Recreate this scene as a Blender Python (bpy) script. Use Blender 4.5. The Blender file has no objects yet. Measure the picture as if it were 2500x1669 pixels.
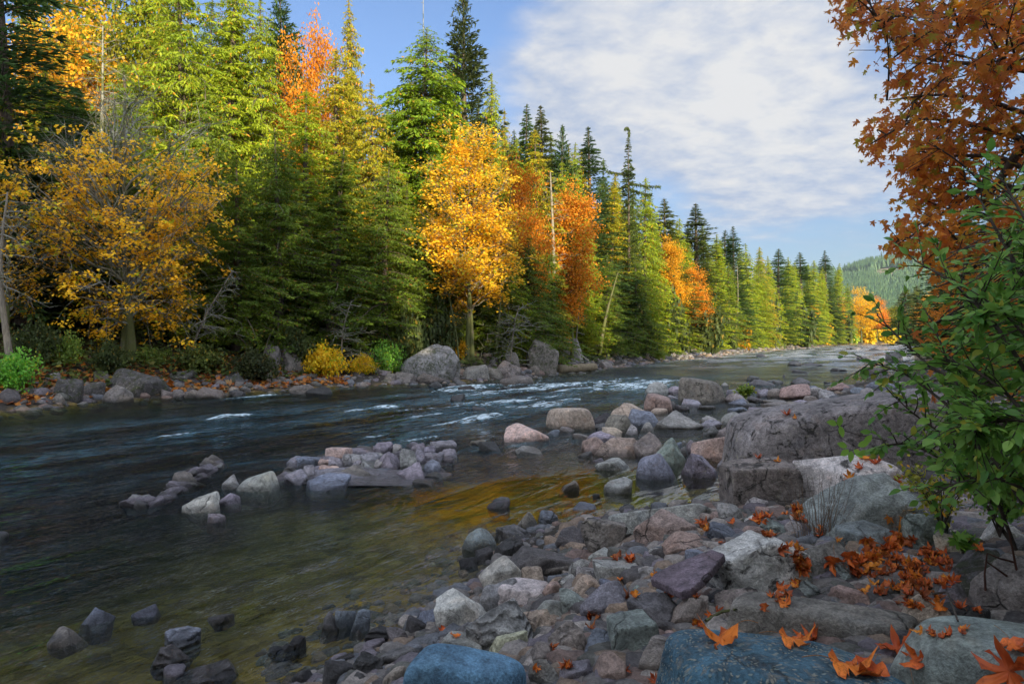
import bpy, math, random
import numpy as np
from mathutils import Vector
from mathutils.bvhtree import BVHTree

# ------------------------------------------------------------------ camera, sky, sun, exposure
S = bpy.context.scene
C = S.collection
R = math.radians
CAMZ = 2.3
FPX = 2500 * 24 / 36.0          # focal length in photo pixels
HORIZON = 825.0
cd = bpy.data.cameras.new('camera'); cam = bpy.data.objects.new('camera', cd); C.objects.link(cam)
cam.location = (0, 0, CAMZ); cam.rotation_euler = (R(90), 0, 0)
cd.lens = 24; cd.sensor_width = 36; cd.shift_y = -9.5 / 2500; cd.clip_start = 0.05; cd.clip_end = 12000
S.camera = cam
S.view_settings.view_transform = 'Standard'; S.view_settings.look = 'None'
S.view_settings.exposure = 1.2; S.view_settings.gamma = 1.0
S.cycles.max_bounces = 7; S.cycles.diffuse_bounces = 3; S.cycles.glossy_bounces = 3
S.cycles.transmission_bounces = 4; S.cycles.transparent_max_bounces = 8
S.cycles.sample_clamp_indirect = 4.0
S.cycles.use_denoising = True

SUN_EL, SUN_AZ = 21.0, 25.0      # elevation; azimuth of the sun behind the camera, turned to the right
sl = bpy.data.lights.new('sun', 'SUN'); sun = bpy.data.objects.new('sun', sl); C.objects.link(sun)
sl.energy = 4.6; sl.angle = R(0.5); sl.color = (1.0, 0.86, 0.58)
_az = R(SUN_AZ)
to_sun = Vector((math.sin(_az) * math.cos(R(SUN_EL)), -math.cos(_az) * math.cos(R(SUN_EL)), math.sin(R(SUN_EL))))
sun.rotation_euler = to_sun.to_track_quat('Z', 'Y').to_euler()
sun.location = to_sun * 50

def build_world():
    w = bpy.data.worlds.new('World'); S.world = w; w.use_nodes = True
    nt = w.node_tree; nt.nodes.clear(); N = nt.nodes.new; L = nt.links.new
    out = N('ShaderNodeOutputWorld'); bg = N('ShaderNodeBackground'); bg.inputs[1].default_value = 0.12
    sky = N('ShaderNodeTexSky'); sky.sky_type = 'NISHITA'; sky.sun_disc = False
    sky.sun_elevation = R(SUN_EL); sky.sun_rotation = math.atan2(to_sun.x, to_sun.y)
    sky.air_density = 1.0; sky.dust_density = 0.6; sky.ozone_density = 1.6
    geo = N('ShaderNodeTexCoord')
    sep = N('ShaderNodeSeparateXYZ'); L(geo.outputs['Generated'], sep.inputs[0])
    def math_(op, a, b=None, c=None):
        n = N('ShaderNodeMath'); n.operation = op
        for i, v in enumerate((a, b, c)):
            if v is None: continue
            if isinstance(v, (int, float)): n.inputs[i].default_value = v
            else: L(v, n.inputs[i])
        return n.outputs[0]
    zz = math_('ADD', math_('MAXIMUM', sep.outputs[2], 0.0), 0.16)
    comb = N('ShaderNodeCombineXYZ')
    L(math_('DIVIDE', sep.outputs[0], zz), comb.inputs[0]); L(math_('DIVIDE', sep.outputs[1], zz), comb.inputs[1])
    mp = N('ShaderNodeMapping'); mp.inputs['Rotation'].default_value = (0, 0, R(-28)); mp.inputs['Scale'].default_value = (0.95, 1.1, 1)
    L(comb.outputs[0], mp.inputs[0])
    def noise(scale, detail, rough, dist, vec, off=0.0):
        n = N('ShaderNodeTexNoise'); n.inputs['Scale'].default_value = scale; n.inputs['Detail'].default_value = detail
        n.inputs['Roughness'].default_value = rough; n.inputs['Distortion'].default_value = dist
        if off:
            a = N('ShaderNodeVectorMath'); a.operation = 'ADD'; L(vec, a.inputs[0]); a.inputs[1].default_value = (off, off * .7, off * .3); vec = a.outputs[0]
        L(vec, n.inputs['Vector']); return n.outputs['Fac']
    n1 = noise(1.05, 12, 0.58, 0.25, mp.outputs[0], 5.4)
    n2 = noise(6.5, 10, 0.62, 0.15, mp.outputs[0], 7.7)
    # large cloud banks: fixed directions in the sky where the banks stand
    def bank(px, py, rad, amp):
        d = Vector(((px - 1250) / FPX, 1, -(py - HORIZON) / FPX)).normalized()
        vm = N('ShaderNodeVectorMath'); vm.operation = 'DISTANCE'
        nrm = N('ShaderNodeVectorMath'); nrm.operation = 'NORMALIZE'; L(geo.outputs['Generated'], nrm.inputs[0])
        L(nrm.outputs[0], vm.inputs[0]); vm.inputs[1].default_value = d
        mr = N('ShaderNodeMapRange'); mr.interpolation_type = 'SMOOTHERSTEP'
        L(vm.outputs['Value'], mr.inputs[0]); mr.inputs[1].default_value = 0.0; mr.inputs[2].default_value = rad
        mr.inputs[3].default_value = amp; mr.inputs[4].default_value = 0.0
        return mr.outputs[0]
    tot = math_('ADD', math_('MULTIPLY', n1, 1.25), math_('MULTIPLY', n2, 0.24))
    for b in ((1700, 60, .42, .26), (1480, 150, .32, .20), (1350, 260, .22, .08), (1250, 330, .2, .06), (2000, 260, .25, .14), (2080, 400, .14, .10), (1900, 180, .24, .26), (1820, 330, .17, .30), (1600, 260, .2, .17), (1480, 330, .18, .08), (2000, 430, .2, .07), (1290, 100, .08, .03),
              (1280, 20, .12, -.12), (1050, 120, .34, -.20), (1300, 520, .3, -.10), (1750, 520, .26, -.24), (1500, 560, .24, -.20), (1980, 560, .2, -.14), (2150, 180, .14, -.12), (2170, 60, .12, -.10)):
        tot = math_('ADD', tot, bank(*b))
    # extra unseen cloud overhead and behind, brightened towards the sun, added as fill light
    def mrange(v, a, b, c, d):
        n = N('ShaderNodeMapRange'); n.interpolation_type = 'SMOOTHSTEP'; L(v, n.inputs[0])
        for i, q in enumerate((a, b, c, d)): n.inputs[i + 1].default_value = q
        return n.outputs[0]
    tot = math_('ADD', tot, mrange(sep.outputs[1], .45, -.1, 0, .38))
    dt = N('ShaderNodeVectorMath'); dt.operation = 'DOT_PRODUCT'; L(geo.outputs['Generated'], dt.inputs[0]); dt.inputs[1].default_value = to_sun
    fill_gain = mrange(dt.outputs['Value'], -.35, .95, 1.0, 3.2)
    cr = N('ShaderNodeMapRange'); cr.interpolation_type = 'SMOOTHSTEP'
    L(tot, cr.inputs[0]); cr.inputs[1].default_value = 0.62; cr.inputs[2].default_value = 0.98
    # cloud body: lit tops and greyer undersides
    cc = N('ShaderNodeValToRGB'); L(math_('ADD', math_('MULTIPLY', n2, .9), math_('MULTIPLY', tot, 0.33)), cc.inputs[0])
    cc.color_ramp.elements[0].position = 0.64; cc.color_ramp.elements[0].color = (0.36, 0.44, 0.60, 1)
    cc.color_ramp.elements[1].position = 0.98; cc.color_ramp.elements[1].color = (0.68, 0.68, 0.69, 1)
    cs = N('ShaderNodeVectorMath'); cs.operation = 'SCALE'; L(cc.outputs[0], cs.inputs[0]); L(math_('MULTIPLY', fill_gain, CLOUD_GAIN), cs.inputs['Scale'])
    hs = N('ShaderNodeVectorMath'); hs.operation = 'MULTIPLY'; L(sky.outputs[0], hs.inputs[0]); hs.inputs[1].default_value = SKY_TINT
    mx = N('ShaderNodeMix'); mx.data_type = 'RGBA'
    L(cr.outputs[0], mx.inputs[0]); hz = N('ShaderNodeVectorMath'); hz.operation = 'SCALE'; L(hs.outputs[0], hz.inputs[0]); L(mrange(sep.outputs[2], -.02, .42, .52, 1.0), hz.inputs['Scale'])
    L(hz.outputs[0], mx.inputs[6]); L(cs.outputs[0], mx.inputs[7])
    L(mx.outputs[2], bg.inputs[0]); L(bg.outputs[0], out.inputs[0])
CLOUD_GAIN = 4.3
SKY_TINT = (0.56, 0.62, 0.74)
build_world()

# ------------------------------------------------------------------ helpers
def smooth(x): x = np.clip(x, 0, 1); return x * x * (3 - 2 * x)
def unit(v): return v / np.maximum(np.linalg.norm(v, axis=-1, keepdims=True), 1e-9)
def _hash(i, j, k, s):
    h = (i * 374761393 + j * 668265263 + k * 2147483647 + s * 974634777) & 0xFFFFFFFF
    h = ((h ^ (h >> 13)) * 1274126177) & 0xFFFFFFFF
    h = ((h ^ (h >> 16)) * 2246822519) & 0xFFFFFFFF
    return ((h ^ (h >> 15)) & 0xFFFFFF) / float(0xFFFFFF)
def vnoise(P, seed=0):
    P = np.asarray(P, float); i = np.floor(P).astype(np.int64); f = P - i; u = f * f * (3 - 2 * f)
    r = 0
    for a in (0, 1):
        wa = u[:, 0] if a else 1 - u[:, 0]
        for b in (0, 1):
            wb = u[:, 1] if b else 1 - u[:, 1]
            for c in (0, 1):
                wc = u[:, 2] if c else 1 - u[:, 2]
                r = r + wa * wb * wc * _hash(i[:, 0] + a, i[:, 1] + b, i[:, 2] + c, seed)
    return r * 2 - 1
def fbm(P, oct=4, seed=0, rough=0.5):
    a, t, n = 1.0, 0, 0
    P = np.asarray(P, float)
    for o in range(oct):
        t = t + a * vnoise(P, seed + o * 17); n += a; a *= rough; P = P * 2.03 + 5.3
    return t / n
def xyz(x, y, z=None):
    x = np.asarray(x, float); y = np.asarray(y, float)
    return np.stack([x, y, np.zeros_like(x) if z is None else z], -1)

def make_mesh(name, V, faces, mats, smooth_=False, attrs=None, matidx=None):
    """faces: list of (n,k) index arrays"""
    me = bpy.data.meshes.new(name)
    V = np.asarray(V, np.float32)
    me.vertices.add(len(V)); me.vertices.foreach_set('co', V.ravel())
    faces = [np.asarray(f, np.int32) for f in faces if len(f)]
    tot = np.concatenate([np.full(len(f), f.shape[1], np.int32) for f in faces])
    idx = np.concatenate([f.ravel() for f in faces])
    me.loops.add(len(idx)); me.loops.foreach_set('vertex_index', idx)
    me.polygons.add(len(tot)); st = np.zeros(len(tot), np.int32); st[1:] = np.cumsum(tot)[:-1]
    me.polygons.foreach_set('loop_start', st); me.polygons.foreach_set('loop_total', tot)
    if smooth_: me.polygons.foreach_set('use_smooth', np.ones(len(tot), bool))
    for m in (mats if isinstance(mats, (list, tuple)) else [mats]): me.materials.append(m)
    if matidx is not None: me.polygons.foreach_set('material_index', np.asarray(matidx, np.int32))
    for k, v in (attrs or {}).items():
        at = me.attributes.new(k, 'FLOAT', 'POINT'); at.data.foreach_set('value', np.asarray(v, np.float32))
    me.update(calc_edges=True); me.validate()
    return me
def ob(name, data, parent=None, loc=None, rz=0.0, sc=None, color=None):
    o = bpy.data.objects.new(name, data); C.objects.link(o)
    if parent: o.parent = parent
    if loc is not None: o.location = loc
    if rz: o.rotation_euler = (0, 0, rz)
    if sc is not None: o.scale = sc
    if color is not None: o.color = (*color[:3], color[3] if len(color) > 3 else 1)
    return o
def tag(o, label=None, cat=None, group=None, kind=None):
    if label: o['label'] = label
    if cat: o['category'] = cat
    if group: o['group'] = group
    if kind: o['kind'] = kind
    return o

class NG:
    """small node helper"""
    def __init__(s, name, disp=False):
        s.m = bpy.data.materials.new(name); s.m.use_nodes = True; s.t = s.m.node_tree; s.t.nodes.clear()
        s.out = s.n('ShaderNodeOutputMaterial')
    def n(s, t, **k):
        x = s.t.nodes.new(t)
        for a, b in k.items(): setattr(x, a, b)
        return x
    def l(s, a, b): s.t.links.new(a, b)
    def put(s, sock, v):
        if v is None: return
        if isinstance(v, bpy.types.NodeSocket): s.l(v, sock)
        elif isinstance(v, (tuple, list)):
            sock.default_value = (*v, 1) if (sock.type == 'RGBA' and len(v) == 3) else v
        else: sock.default_value = v
    def math(s, op, a, b=None, c=None, clamp=False):
        x = s.n('ShaderNodeMath', operation=op); x.use_clamp = clamp
        for i, v in enumerate((a, b, c)): s.put(x.inputs[i], v)
        return x.outputs[0]
    def vm(s, op, a, b=None):
        x = s.n('ShaderNodeVectorMath', operation=op); s.put(x.inputs[0], a)
        if op == 'SCALE': s.put(x.inputs['Scale'], b)
        else: s.put(x.inputs[1], b)
        return x.outputs[0]
    def noise(s, vec, scale, detail=4, rough=.55, dist=0.0):
        x = s.n('ShaderNodeTexNoise'); s.put(x.inputs['Vector'], vec); s.put(x.inputs['Scale'], scale)
        s.put(x.inputs['Detail'], detail); s.put(x.inputs['Roughness'], rough); s.put(x.inputs['Distortion'], dist)
        return x.outputs['Fac']
    def vor(s, vec, scale, feature='F1', out='Distance'):
        x = s.n('ShaderNodeTexVoronoi', feature=feature); s.put(x.inputs['Vector'], vec); s.put(x.inputs['Scale'], scale)
        return x.outputs[out]
    def mr(s, v, a, b, c=0.0, d=1.0, sm=False):
        x = s.n('ShaderNodeMapRange'); x.interpolation_type = 'SMOOTHSTEP' if sm else 'LINEAR'
        for i, q in enumerate((v, a, b, c, d)): s.put(x.inputs[i], q)
        return x.outputs[0]
    def mix(s, f, a, b, bt='MIX'):
        x = s.n('ShaderNodeMix', data_type='RGBA', blend_type=bt); s.put(x.inputs[0], f); s.put(x.inputs[6], a); s.put(x.inputs[7], b)
        return x.outputs[2]
    def attr(s, name): return s.n('ShaderNodeAttribute', attribute_name=name).outputs['Fac']
    def bump(s, h, strength=1.0, dist=.02, normal=None):
        x = s.n('ShaderNodeBump'); s.put(x.inputs['Height'], h); s.put(x.inputs['Strength'], strength); s.put(x.inputs['Distance'], dist)
        if normal is not None: s.l(normal, x.inputs['Normal'])
        return x.outputs[0]

# ------------------------------------------------------------------ materials
def rock_material(name, mode='plain'):
    g = NG(name)
    oi = g.n('ShaderNodeObjectInfo'); tc = g.n('ShaderNodeTexCoord').outputs['Object']
    off = g.n('ShaderNodeCombineXYZ'); g.put(off.inputs[0], g.math('MULTIPLY', oi.outputs['Random'], 37.0)); g.put(off.inputs[1], g.math('MULTIPLY', oi.outputs['Random'], 91.0))
    P = g.vm('ADD', tc, off.outputs[0])
    n1 = g.noise(P, 2.2, 6, .62, .4); n2 = g.noise(P, 14, 8, .68, .5); n3 = g.noise(P, 75, 5, .7)
    val = g.math('MULTIPLY', g.math('MULTIPLY', g.mr(n1, .32, .68, .68, 1.38), g.mr(n2, .34, .66, .55, 1.50)), g.mr(n3, .36, .64, .70, 1.34))
    col = g.vm('SCALE', oi.outputs['Color'], val)
    # warm iron stains and cool mineral bloom
    col = g.mix(g.mr(g.noise(P, 3.1, 5, .6, 1.0), .55, .72, 0, .45), col, g.vm('MULTIPLY', col, (1.22, .97, .80)))
    col = g.mix(g.mr(g.noise(g.vm('ADD', P, (9, 4, 2)), 2.4, 5, .6, .8), .55, .7, 0, .5), col, g.vm('MULTIPLY', col, (.90, .99, 1.10)))
    h = g.math('ADD', g.math('MULTIPLY', n2, .7), g.math('MULTIPLY', n3, .28))
    # cracks and pits
    wv = g.vm('ADD', P, g.vm('SCALE', g.n('ShaderNodeTexNoise').outputs['Color'], 0.0))
    cr = g.n('ShaderNodeTexNoise'); g.put(cr.inputs['Vector'], P); g.put(cr.inputs['Scale'], 3.0); g.put(cr.inputs['Detail'], 5)
    wp = g.vm('ADD', P, g.vm('SCALE', cr.outputs['Color'], .35))
    edge = g.vor(wp, 2.6, 'DISTANCE_TO_EDGE')
    crack = g.mr(edge, 0.0, .022, 1, 0)
    crack = g.math('MULTIPLY', crack, g.mr(g.noise(P, 1.7, 2), .5, .62))
    col = g.mix(g.math('MULTIPLY', crack, .75), col, (.025, .022, .02))
    h = g.math('SUBTRACT', h, g.math('MULTIPLY', crack, .5))
    pal = g.mr(n3, .60, .74)
    col = g.mix(g.math('MULTIPLY', pal, .28), col, (.42, .40, .38))
    if mode == 'speckle':
        v = g.n('ShaderNodeTexVoronoi'); g.put(v.inputs['Vector'], wp); g.put(v.inputs['Scale'], 58)
        sepc = g.n('ShaderNodeSeparateColor'); g.l(v.outputs['Color'], sepc.inputs[0])
        m = g.math('MULTIPLY', g.mr(sepc.outputs[0], .50, .60), g.mr(v.outputs['Distance'], .52, .30))
        col = g.mix(g.math('MULTIPLY', m, .75), col, g.mix(sepc.outputs[1], (.46, .40, .30), (.30, .38, .36)))
        m2 = g.mr(g.noise(g.vm('ADD', P, (3, 3, 3)), 9, 8, .75, 1.2), .54, .62)
        col = g.mix(g.math('MULTIPLY', m2, .6), col, (.27, .24, .19))
        h = g.math('ADD', h, g.math('MULTIPLY', m, .15))
    if mode == 'lichen':
        m1 = g.mr(g.noise(P, 5, 8, .72, .8), .56, .62)
        col = g.mix(g.math('MULTIPLY', m1, .9), col, (.022, .021, .016))
        m2 = g.mr(g.noise(g.vm('ADD', P, (5, 1, 8)), 9, 9, .75, .4), .58, .64)
        col = g.mix(g.math('MULTIPLY', m2, .65), col, (.40, .37, .29))
        h = g.math('ADD', h, g.math('MULTIPLY', m1, .25))
    if mode == 'moss':
        m1 = g.mr(g.noise(P, 4, 8, .72, .8), .48, .60)
        col = g.mix(g.math('MULTIPLY', m1, .85), col, (.035, .045, .012))
        m2 = g.mr(g.noise(g.vm('ADD', P, (5, 1, 8)), 12, 9, .75, .4), .58, .64)
        col = g.mix(g.math('MULTIPLY', m2, .7), col, (.42, .40, .33))
        h = g.math('ADD', h, g.math('MULTIPLY', m1, .4))
    if mode == 'band':
        w = g.n('ShaderNodeTexWave'); w.bands_direction = 'Z'; g.put(w.inputs['Vector'], P); g.put(w.inputs['Scale'], 5.0); g.put(w.inputs['Distortion'], 9.0); g.put(w.inputs['Detail'], 4); g.put(w.inputs['Detail Scale'], 1.2)
        col = g.vm('SCALE', col, g.mr(w.outputs['Fac'], 0, 1, .62, 1.25))
        h = g.math('ADD', h, g.math('MULTIPLY', w.outputs['Fac'], .6))
    # wet stone at the waterline
    pos = g.n('ShaderNodeNewGeometry').outputs['Position']
    sp = g.n('ShaderNodeSeparateXYZ'); g.l(pos, sp.inputs[0])
    wet = g.mr(g.math('ADD', sp.outputs[2], g.math('MULTIPLY', g.math('SUBTRACT', g.noise(pos, 6, 4), .5), .12)), .03, .12, 1, 0, True)
    col = g.mix(wet, col, g.vm('SCALE', col, .42))
    b = g.n('ShaderNodeBsdfPrincipled'); g.put(b.inputs['Base Color'], col)
    g.put(b.inputs['Roughness'], g.mr(wet, 0, 1, .74, .28)); b.inputs['Specular IOR Level'].default_value = .42
    g.put(b.inputs['Normal'], g.bump(h, 1.0, .050)); g.l(b.outputs[0], g.out.inputs[0])
    return g.m
RM = {k: rock_material('rock_' + k, k) for k in ('plain', 'speckle', 'lichen', 'moss', 'band')}

def foliage(name, c1, c2, c3=None, flag=0.9, transl=.38, rough=.55, spots=0):
    g = NG(name); v = g.attr('var'); oi = g.n('ShaderNodeObjectInfo')
    col = g.mix(v, c1, c2)
    if c3 is not None: col = g.mix(g.mr(g.attr('flag'), flag, min(flag + .04, 1)), col, c3)
    col = g.vm('MULTIPLY', col, oi.outputs['Color'])
    col = g.vm('SCALE', col, g.mr(g.noise(g.n('ShaderNodeTexCoord').outputs['Object'], .55, 3), .3, .7, .75, 1.25))
    if spots:
        pp = g.n('ShaderNodeTexCoord').outputs['Object']
        col = g.mix(g.mr(g.noise(pp, spots, 5, .7), .52, .64, 0, .8), col, g.vm('MULTIPLY', col, (.42, .34, .40)))
    d = g.n('ShaderNodeBsdfPrincipled'); g.put(d.inputs['Base Color'], col); d.inputs['Roughness'].default_value = rough
    d.inputs['Specular IOR Level'].default_value = .25
    t = g.n('ShaderNodeBsdfTranslucent'); g.put(t.inputs[0], g.vm('SCALE', col, 1.15))
    m = g.n('ShaderNodeMixShader'); m.inputs[0].default_value = transl
    g.l(d.outputs[0], m.inputs[1]); g.l(t.outputs[0], m.inputs[2]); g.l(m.outputs[0], g.out.inputs[0])
    return g.m
def bark(name, c1, c2, moss=0.0):
    g = NG(name); P = g.n('ShaderNodeTexCoord').outputs['Object']; oi = g.n('ShaderNodeObjectInfo')
    mp = g.n('ShaderNodeMapping'); g.l(P, mp.inputs[0]); mp.inputs['Scale'].default_value = (6, 6, 1.2)
    n = g.noise(mp.outputs[0], 3, 6, .65)
    col = g.mix(g.mr(n, .35, .65), c1, c2)
    if moss: col = g.mix(g.mr(g.noise(P, 2.0, 5, .6), .60 - moss * .25, .66 - moss * .2), col, (.085, .095, .025))
    col = g.vm('MULTIPLY', col, oi.outputs['Color'])
    b = g.n('ShaderNodeBsdfPrincipled'); g.put(b.inputs['Base Color'], col); b.inputs['Roughness'].default_value = .85
    g.put(b.inputs['Normal'], g.bump(n, .8, .03)); g.l(b.outputs[0], g.out.inputs[0])
    return g.m
M_cedar = foliage('cedar_foliage', (.080, .140, .018), (.200, .245, .020), (.36, .17, .03), .91)
M_fir = foliage('fir_foliage', (.045, .090, .028), (.085, .130, .030))
M_maple = foliage('maple_foliage', (.66, .27, .020), (.74, .42, .030), (.34, .32, .03), .86, .42)
M_leafgreen = foliage('green_leaf', (.10, .25, .050), (.26, .45, .080), (.42, .42, .06), .92, .42, .32)
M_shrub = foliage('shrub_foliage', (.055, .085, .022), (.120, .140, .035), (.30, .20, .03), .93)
M_nearmaple = foliage('near_maple_leaf', (.62, .20, .055), (.90, .46, .045), (.46, .38, .05), .84, .68)
M_fallen = foliage('fallen_leaf', (.42, .075, .022), (.80, .24, .040), (.42, .20, .09), .8, .15, .45, 3.5)
M_bark = bark('conifer_bark', (.055, .040, .030), (.13, .10, .075))
M_palebark = bark('pale_bark', (.13, .11, .085), (.30, .26, .20))
M_mossbark = bark('mossy_bark', (.060, .050, .038), (.14, .12, .09), 1.0)
M_twig = bark('grey_twig', (.16, .155, .13), (.30, .30, .25), .35)
M_darktwig = bark('dark_twig', (.035, .026, .020), (.085, .065, .050))
M_drift = bark('driftwood', (.30, .28, .25), (.50, .47, .43))

# ------------------------------------------------------------------ the valley: river outline and ground heights
LEFT = [(-60, -30), (-35, -5), (-22, 12), (-16.1, 21.5), (-15.0, 25.2), (-13.2, 26.8), (-11.2, 29.0), (-8.4, 32.5), (-4.3, 35.3), (1.15, 39.9), (5.9, 51.1), (17.2, 71), (35.8, 106.5), (98, 213), (160, 283)]
RIGHT = [(240, 330), (236, 300), (150, 235), (88, 150), (50, 85), (30, 50), (21, 38.5), (15, 32), (9.5, 24), (6.2, 17.5), (4.9, 14), (3.9, 11.6), (3.2, 9.7), (2.6, 9.2), (1.3, 8.9), (.25, 8.2), (-.20, 6.9), (-.6, 5.9), (-1.3, 4.6), (-2.5, 2.5), (-6, -2), (-25, -35)]
POLY = np.array(LEFT + RIGHT, float); NLEFT = len(LEFT)
def sdist(x, y):
    """distance to the river's edge (+ on land) and whether the nearest edge is the far (left) bank"""
    P = np.stack([np.ravel(x), np.ravel(y)], -1).astype(float); n = len(POLY)
    best = np.full(len(P), 1e9); side = np.zeros(len(P), bool); ins = np.zeros(len(P), bool)
    for i in range(n):
        a = POLY[i]; b = POLY[(i + 1) % n]; ab = b - a
        t = np.clip(((P - a) @ ab) / (ab @ ab), 0, 1); d = np.hypot(*(P - a - t[:, None] * ab).T)
        m = d < best; best = np.where(m, d, best); side = np.where(m, i < NLEFT - 1, side)
        c = ((a[1] > P[:, 1]) != (b[1] > P[:, 1]))
        xi = a[0] + (P[:, 1] - a[1]) / (b[1] - a[1] + 1e-12) * (b[0] - a[0])
        ins ^= c & (P[:, 0] < xi)
    sh = np.shape(x)
    return np.where(ins, -best, best).reshape(sh), side.reshape(sh)
def height(x, y):
    x = np.asarray(x, float); y = np.asarray(y, float)
    d, left = sdist(x, y)
    d = d + 0.35 * vnoise(xyz(x.ravel() * .9, y.ravel() * .9), 5).reshape(d.shape) * np.clip(np.abs(d), 0, 1) * np.clip(y / 10, .3, 1)
    L = np.interp(d, [0, .5, 2, 4, 7, 14, 30, 60, 200], [0, .2, .55, 1.3, 2.2, 3.6, 5.5, 8, 10])
    N = np.interp(d, [0, .5, 1, 2.2, 4, 6, 9, 15, 60, 200], [0, .16, .30, .68, .92, 1.15, 1.9, 3.0, 5, 8])
    bar = np.interp(d, [0, 1, 6, 12, 20, 60, 200], [0, .08, .25, 1.0, 2.5, 5, 8])
    k = smooth((y - 10.5) / 5.0)
    N = N * (1 - k) + bar * k
    land = np.where(left, L, N)
    w = -d
    Dl = np.interp(w, [0, .6, 2, 6, 12], [0, .25, .55, 1.2, 1.8])
    Dr = np.interp(w, [0, .5, 1.5, 3.5, 6, 10, 16], [0, .14, .26, .42, .75, 1.3, 1.9])
    bed = -np.where(left, Dl, Dr)
    z = np.where(d > 0, land, bed)
    z = z + .10 * fbm(xyz(x.ravel() * .8, y.ravel() * .8), 4, 9).reshape(z.shape) * np.clip(np.abs(d) * 1.2, 0.05, 1) * np.where(d > 0, 1, .9)
    # the cracked outcrop and its tail of ledges lift the bed
    for (cx, cy, rx, ry, amp) in ((-2.6, 12.2, 1.9, 1.4, .9), (-5.0, 10.2, 1.8, 1.0, .6)):
        z = z + np.where(d < 0, amp * np.exp(-((x - cx) / rx) ** 2 - ((y - cy) / ry) ** 2), 0) * np.clip(-z / 1.2, 0, .75)
    return z
def h1(x, y): return float(height(np.array([x]), np.array([y]))[0])
def px_dir(px, py): return Vector(((px - 1250) / FPX, 1.0, -(py - HORIZON) / FPX))
_T = np.concatenate([np.linspace(1.2, 12, 700), np.linspace(12, 60, 900)[1:], np.linspace(60, 400, 1200)[1:]])
def on_ground(px, py, water=True):
    """where the sight line through a photo pixel meets the ground (or the water)"""
    d = px_dir(px, py); z = CAMZ + d.z * _T; g = height(d.x * _T, _T)
    if water: g = np.maximum(g, 0)
    k = np.argmax(z <= g)
    if not (z <= g).any(): k = len(_T) - 1
    return d.x * _T[k], _T[k], float(g[k])

def polar(r, th):
    rr, tt = np.meshgrid(r, th, indexing='ij'); x = rr * np.sin(tt); y = rr * np.cos(tt)
    nr, nt_ = rr.shape; i = np.arange((nr - 1) * nt_).reshape(nr - 1, nt_)[:, :-1].ravel()
    F = np.stack([i, i + 1, i + nt_ + 1, i + nt_], -1)
    return x.ravel(), y.ravel(), F

def build_ground():
    r = np.concatenate([[0.02], np.geomspace(.5, 60, 300), np.geomspace(61, 4500, 90)])
    th = np.concatenate([np.linspace(-math.pi, -.95, 60), np.linspace(-.94, .94, 520), np.linspace(.95, math.pi, 60)])
    x, y, F = polar(r, th); z = height(x, y)
    # distant hills
    z = z + hill(x, y)
    d, left = sdist(x, y)
    g = NG('ground_soil'); P = g.n('ShaderNodeNewGeometry').outputs['Position']
    n1 = g.noise(P, 1.2, 6, .6); n2 = g.noise(P, 22, 6, .7); n3 = g.noise(P, 90, 4, .7)
    soil = g.mix(g.mr(n2, .35, .65), (.022, .019, .016), (.075, .066, .058))
    soil = g.mix(g.mr(n3, .6, .7, 0, .6), soil, (.17, .155, .145))
    sand = g.mix(g.mr(n2, .3, .7), (.25, .155, .035), (.42, .28, .075))
    pebble = g.vor(P, 6.0, 'F1', 'Color'); pb = g.n('ShaderNodeSeparateColor'); g.l(pebble, pb.inputs[0])
    sand = g.vm('SCALE', sand, g.mr(pb.outputs[0], 0, 1, .55, 1.25))
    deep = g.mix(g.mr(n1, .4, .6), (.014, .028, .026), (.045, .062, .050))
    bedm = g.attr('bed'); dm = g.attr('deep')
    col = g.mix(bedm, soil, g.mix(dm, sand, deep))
    forest = g.mix(g.mr(n1, .4, .6), (.035, .032, .016), (.075, .050, .022))
    col = g.mix(g.attr('wood'), col, forest)
    hillc = g.mix(g.mr(g.noise(P, .012, 5, .6), .42, .55), (.10, .17, .075), (.17, .22, .08))
    clear = g.mix(g.mr(g.noise(P, .05, 4, .6), .4, .6), (.15, .11, .085), (.28, .20, .14))
    col = g.mix(g.attr('hill'), col, g.mix(g.attr('cut'), hillc, clear))
    b = g.n('ShaderNodeBsdfPrincipled'); g.put(b.inputs['Base Color'], col); b.inputs['Roughness'].default_value = .9
    b.inputs['Specular IOR Level'].default_value = .15
    g.put(b.inputs['Normal'], g.bump(g.math('ADD', n2, g.math('MULTIPLY', n3, .4)), .8, .03)); g.l(b.outputs[0], g.out.inputs[0])
    wob = .25 * vnoise(xyz(x, y), 3)
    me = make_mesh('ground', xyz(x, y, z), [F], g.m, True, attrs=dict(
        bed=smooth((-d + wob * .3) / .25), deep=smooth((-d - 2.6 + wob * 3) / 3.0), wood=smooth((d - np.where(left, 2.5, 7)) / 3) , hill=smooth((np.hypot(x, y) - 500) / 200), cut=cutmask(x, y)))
    tag(ob('ground', me), kind='structure')

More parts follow.
